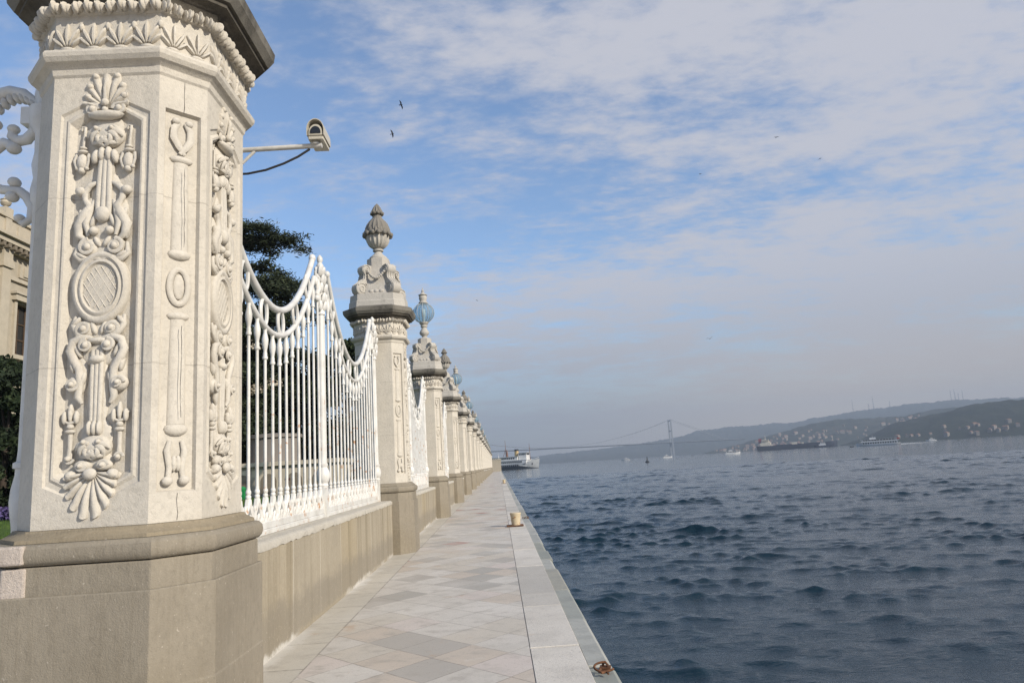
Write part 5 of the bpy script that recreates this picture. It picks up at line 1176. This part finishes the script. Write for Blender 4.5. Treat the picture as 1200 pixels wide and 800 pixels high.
for s in np.linspace(20, span-20, 58):
    u = s/span*2-1; p = deck_pt(s, -14.5, 0); q = p + Vector((0, 0, 3 + (TH - dz_at(0 if s < span/2 else span) - 3)*u*u)); b.tube([tuple(p), tuple(q)], 0.10, 4)
b.build('hangers', M['steel'], br)

def house_mesh(w, d, h, seed):
    b = MB(); b.cm = 0; b.box(-w/2, w/2, -d/2, d/2, -6, h)
    b.cm = 1; e = 0.5
    b.add([(-w/2-e, -d/2-e, h), (w/2+e, -d/2-e, h), (w/2+e, d/2+e, h), (-w/2-e, d/2+e, h), (-w/2+1, 0, h+2.6), (w/2-1, 0, h+2.6)], [(0, 1, 5, 4), (1, 2, 5), (2, 3, 4, 5), (3, 0, 4), (0, 3, 2, 1)])
    b.cm = 2
    for k in range(max(2, int(h/3.2))):
        for i in range(max(2, int(w/3.5))): x = -w/2 + (i+0.5)*w/max(2, int(w/3.5)); b.box(x-0.6, x+0.6, -d/2-0.06, -d/2+0.02, 1.2+k*3.2, 2.9+k*3.2)
    return b
hm = []
for sd, (w, d, h) in enumerate([(12, 10, 7), (16, 11, 10), (10, 9, 6.5), (22, 12, 12)]):
    hm.append(house_mesh(w, d, h, sd).build('house', [M['house_wall'], M['roof'], M['pane']], None))
used = [False]*4
def put_house(p, label, grp, k=None):
    k = int(rng.integers(4)) if k is None else k
    if not used[k]: o = hm[k]; used[k] = True
    else: o = hm[k].copy(); C.objects.link(o)
    o.location = p; o.rotation_euler = (0, 0, math.atan2(p[0], -p[1])*-1 + 0*PI + rng.normal(0, 0.5)); s_ = rng.uniform(0.42, 0.78); o.scale = (s_, s_, s_); tag(o, label, 'house', grp); return o
G1 = ('pale house with red roof among trees along the shore under the dark right hill', 'houses along the shore of the dark hill')
G2 = ('small pale house on the built up slope behind the cargo ship', 'houses on the slope behind the cargo ship')
G3 = ('far pale house near the skyline left of the dark hill', 'houses high on the middle hill')
G4 = ('faint pale house on the hazy shore by the bridge tower', 'houses on the hazy shore by the bridge')
for i in range(60):
    p = H_near.at(rng.uniform(0.12, 0.85), rng.uniform(-0.985, -0.80) if i % 3 else rng.uniform(-0.9, -0.7)); put_house(p, *G1)
for i in range(130):
    p = H_mid.at(rng.normal(0.19, 0.075) if i < 105 else rng.uniform(0.05, 0.4), -0.98 + 0.62*abs(rng.normal(0, 0.5))); put_house(p, *G2)
for i in range(22):
    p = H_mid.at(rng.normal(0.46, 0.03), rng.uniform(-0.45, -0.15)); put_house(p, *G3)
for i in range(60):
    p = H_shore.at(rng.uniform(0.50, 0.98), -0.99 + 0.5*rng.uniform(0, 1)**1.5); put_house(p, *G4)
for k in range(4):
    if not used[k]: bpy.data.objects.remove(hm[k])
AM = [(2502, 4898, 232, 76), (2617, 4837, 234, 86), (2590, 4850, 234, 40), (2705, 4790, 236, 46), (3015, 4600, 250, 66), (3034, 4588, 250, 70), (3050, 4577, 248, 42), (3070, 4564, 246, 60)]
for i, (x, y, z, hh) in enumerate(AM):
    r_ = thing('radio_mast', 'slender radio mast on the hazy farthest hill skyline', 'mast', (x, y, z-6), 0, 'radio masts on the farthest hill')
    b = MB(); b.tube([(0, 0, 0), (0, 0, (hh+6)*0.55), (0, 0, hh+6)], [2.4, 1.6, 0.7], 5)
    for t in (0.6, 0.75): b.lathe([((hh+6)*t, 2.6), ((hh+6)*t+3, 2.6)], n=8)
    b.build('mast_pole', M['steel'], r_)

# ================================================================== BIRDS
def bird(p, span, head, roll, pitch, label, cat, mat, dih=18):
    b = MB(); s_ = span/2
    b.T = Matrix.Translation(p) @ Matrix.Rotation(head, 4, 'Z') @ Matrix.Rotation(pitch, 4, 'X') @ Matrix.Rotation(roll, 4, 'Y')
    b.rings([[(r_*math.cos(2*PI*i/8), y, r_*0.9*math.sin(2*PI*i/8)) for i in range(8)] for y, r_ in ((-0.42*s_, 0.01*s_), (-0.36*s_, 0.055*s_), (-0.28*s_, 0.07*s_), (-0.2*s_, 0.075*s_), (-0.02*s_, 0.11*s_), (0.18*s_, 0.085*s_), (0.34*s_, 0.035*s_), (0.36*s_, 0.01*s_))])
    b.rings([[(x, y, z) for x, y, z in ((-0.06*s_, 0.3*s_, 0.01*s_), (0.06*s_, 0.3*s_, 0.01*s_), (0.13*s_, 0.56*s_, 0), (-0.13*s_, 0.56*s_, 0))], [(x, y, z) for x, y, z in ((-0.06*s_, 0.3*s_, 0.03*s_), (0.06*s_, 0.3*s_, 0.03*s_), (0.13*s_, 0.56*s_, 0.012*s_), (-0.13*s_, 0.56*s_, 0.012*s_))]])
    d = math.tan(R(dih))
    for sg in (-1, 1):
        st = [(0.05, -0.16, 0.16, 0.0), (0.42, -0.24, 0.12, 0.40*d), (0.70, -0.14, 0.13, 0.52*d), (0.98, 0.10, 0.17, 0.46*d)]
        b.rings([[(sg*x*s_, y0*s_, z*s_), (sg*x*s_, y1*s_, z*s_), (sg*x*s_, y1*s_, z*s_+0.012*s_), (sg*x*s_, y0*s_, z*s_+0.022*s_)] for x, y0, y1, z in st])
    o = b.build('bird', M[mat], None, smooth=40); return tag(o, label, cat)
def centre(o, p):
    o.data.transform(Matrix.Translation(-Vector(p))); o.location = p
for (p, sp, hd, ro, pi_, lab, mat, dih) in [
    ((-6.99, 59.59, 34.47), 0.85, R(60), R(50), R(10), 'black bird with tilted wings, upper of the two near the camera arm', 'bird', 10),
    ((-7.84, 59.49, 31.63), 0.75, R(100), R(55), R(-20), 'black bird with folded wings, lower of the two near the camera arm', 'bird', 40),
    ((49.6, 109.3, 52.8), 1.1, R(20), R(-12), R(0), 'soaring gull highest over the white clouds at right', 'gull', 8),
    ((50.45, 97.75, 43.65), 1.1, R(15), R(-30), R(0), 'soaring gull farthest right under the clouds', 'gull', 6),
    ((43.9, 132.9, 56.8), 1.1, R(30), R(-16), R(0), 'small gull left of the two gulls over the clouds', 'gull', 14),
    ((36.2, 114.4, 20.17), 1.15, R(-20), R(-10), R(0), 'gull with raised wings low above the far shore haze', 'gull', 34),
    ((-3.54, 199.97, 49.35), 0.9, R(50), R(20), R(0), 'tiny distant bird just right of the second pillar lamp', 'gull', 12)]:
    centre(bird(p, sp, hd, ro, pi_, lab, 'bird', mat, dih), p)

# ================================================================== HAZE
b = MB(); b.box(-2700, 6500, -2700, 6500, ZWATER-12, 420); hz = b.build('haze', None)
hm_ = bpy.data.materials.new('haze_air'); hm_.use_nodes = True; t = hm_.node_tree; t.nodes.clear()
pvn = t.nodes.new('ShaderNodeVolumePrincipled'); pvn.inputs['Color'].default_value = (0.515, 0.61, 0.75, 1); pvn.inputs['Density'].default_value = 0.00022; pvn.inputs['Anisotropy'].default_value = 0.0
ou = t.nodes.new('ShaderNodeOutputMaterial'); t.links.new(pvn.outputs[0], ou.inputs['Volume']); hz.data.materials.clear(); hz.data.materials.append(hm_); tag(hz, kind='stuff')
hm_.cycles.volume_sampling = 'DISTANCE'; hm_.cycles.homogeneous_volume = True
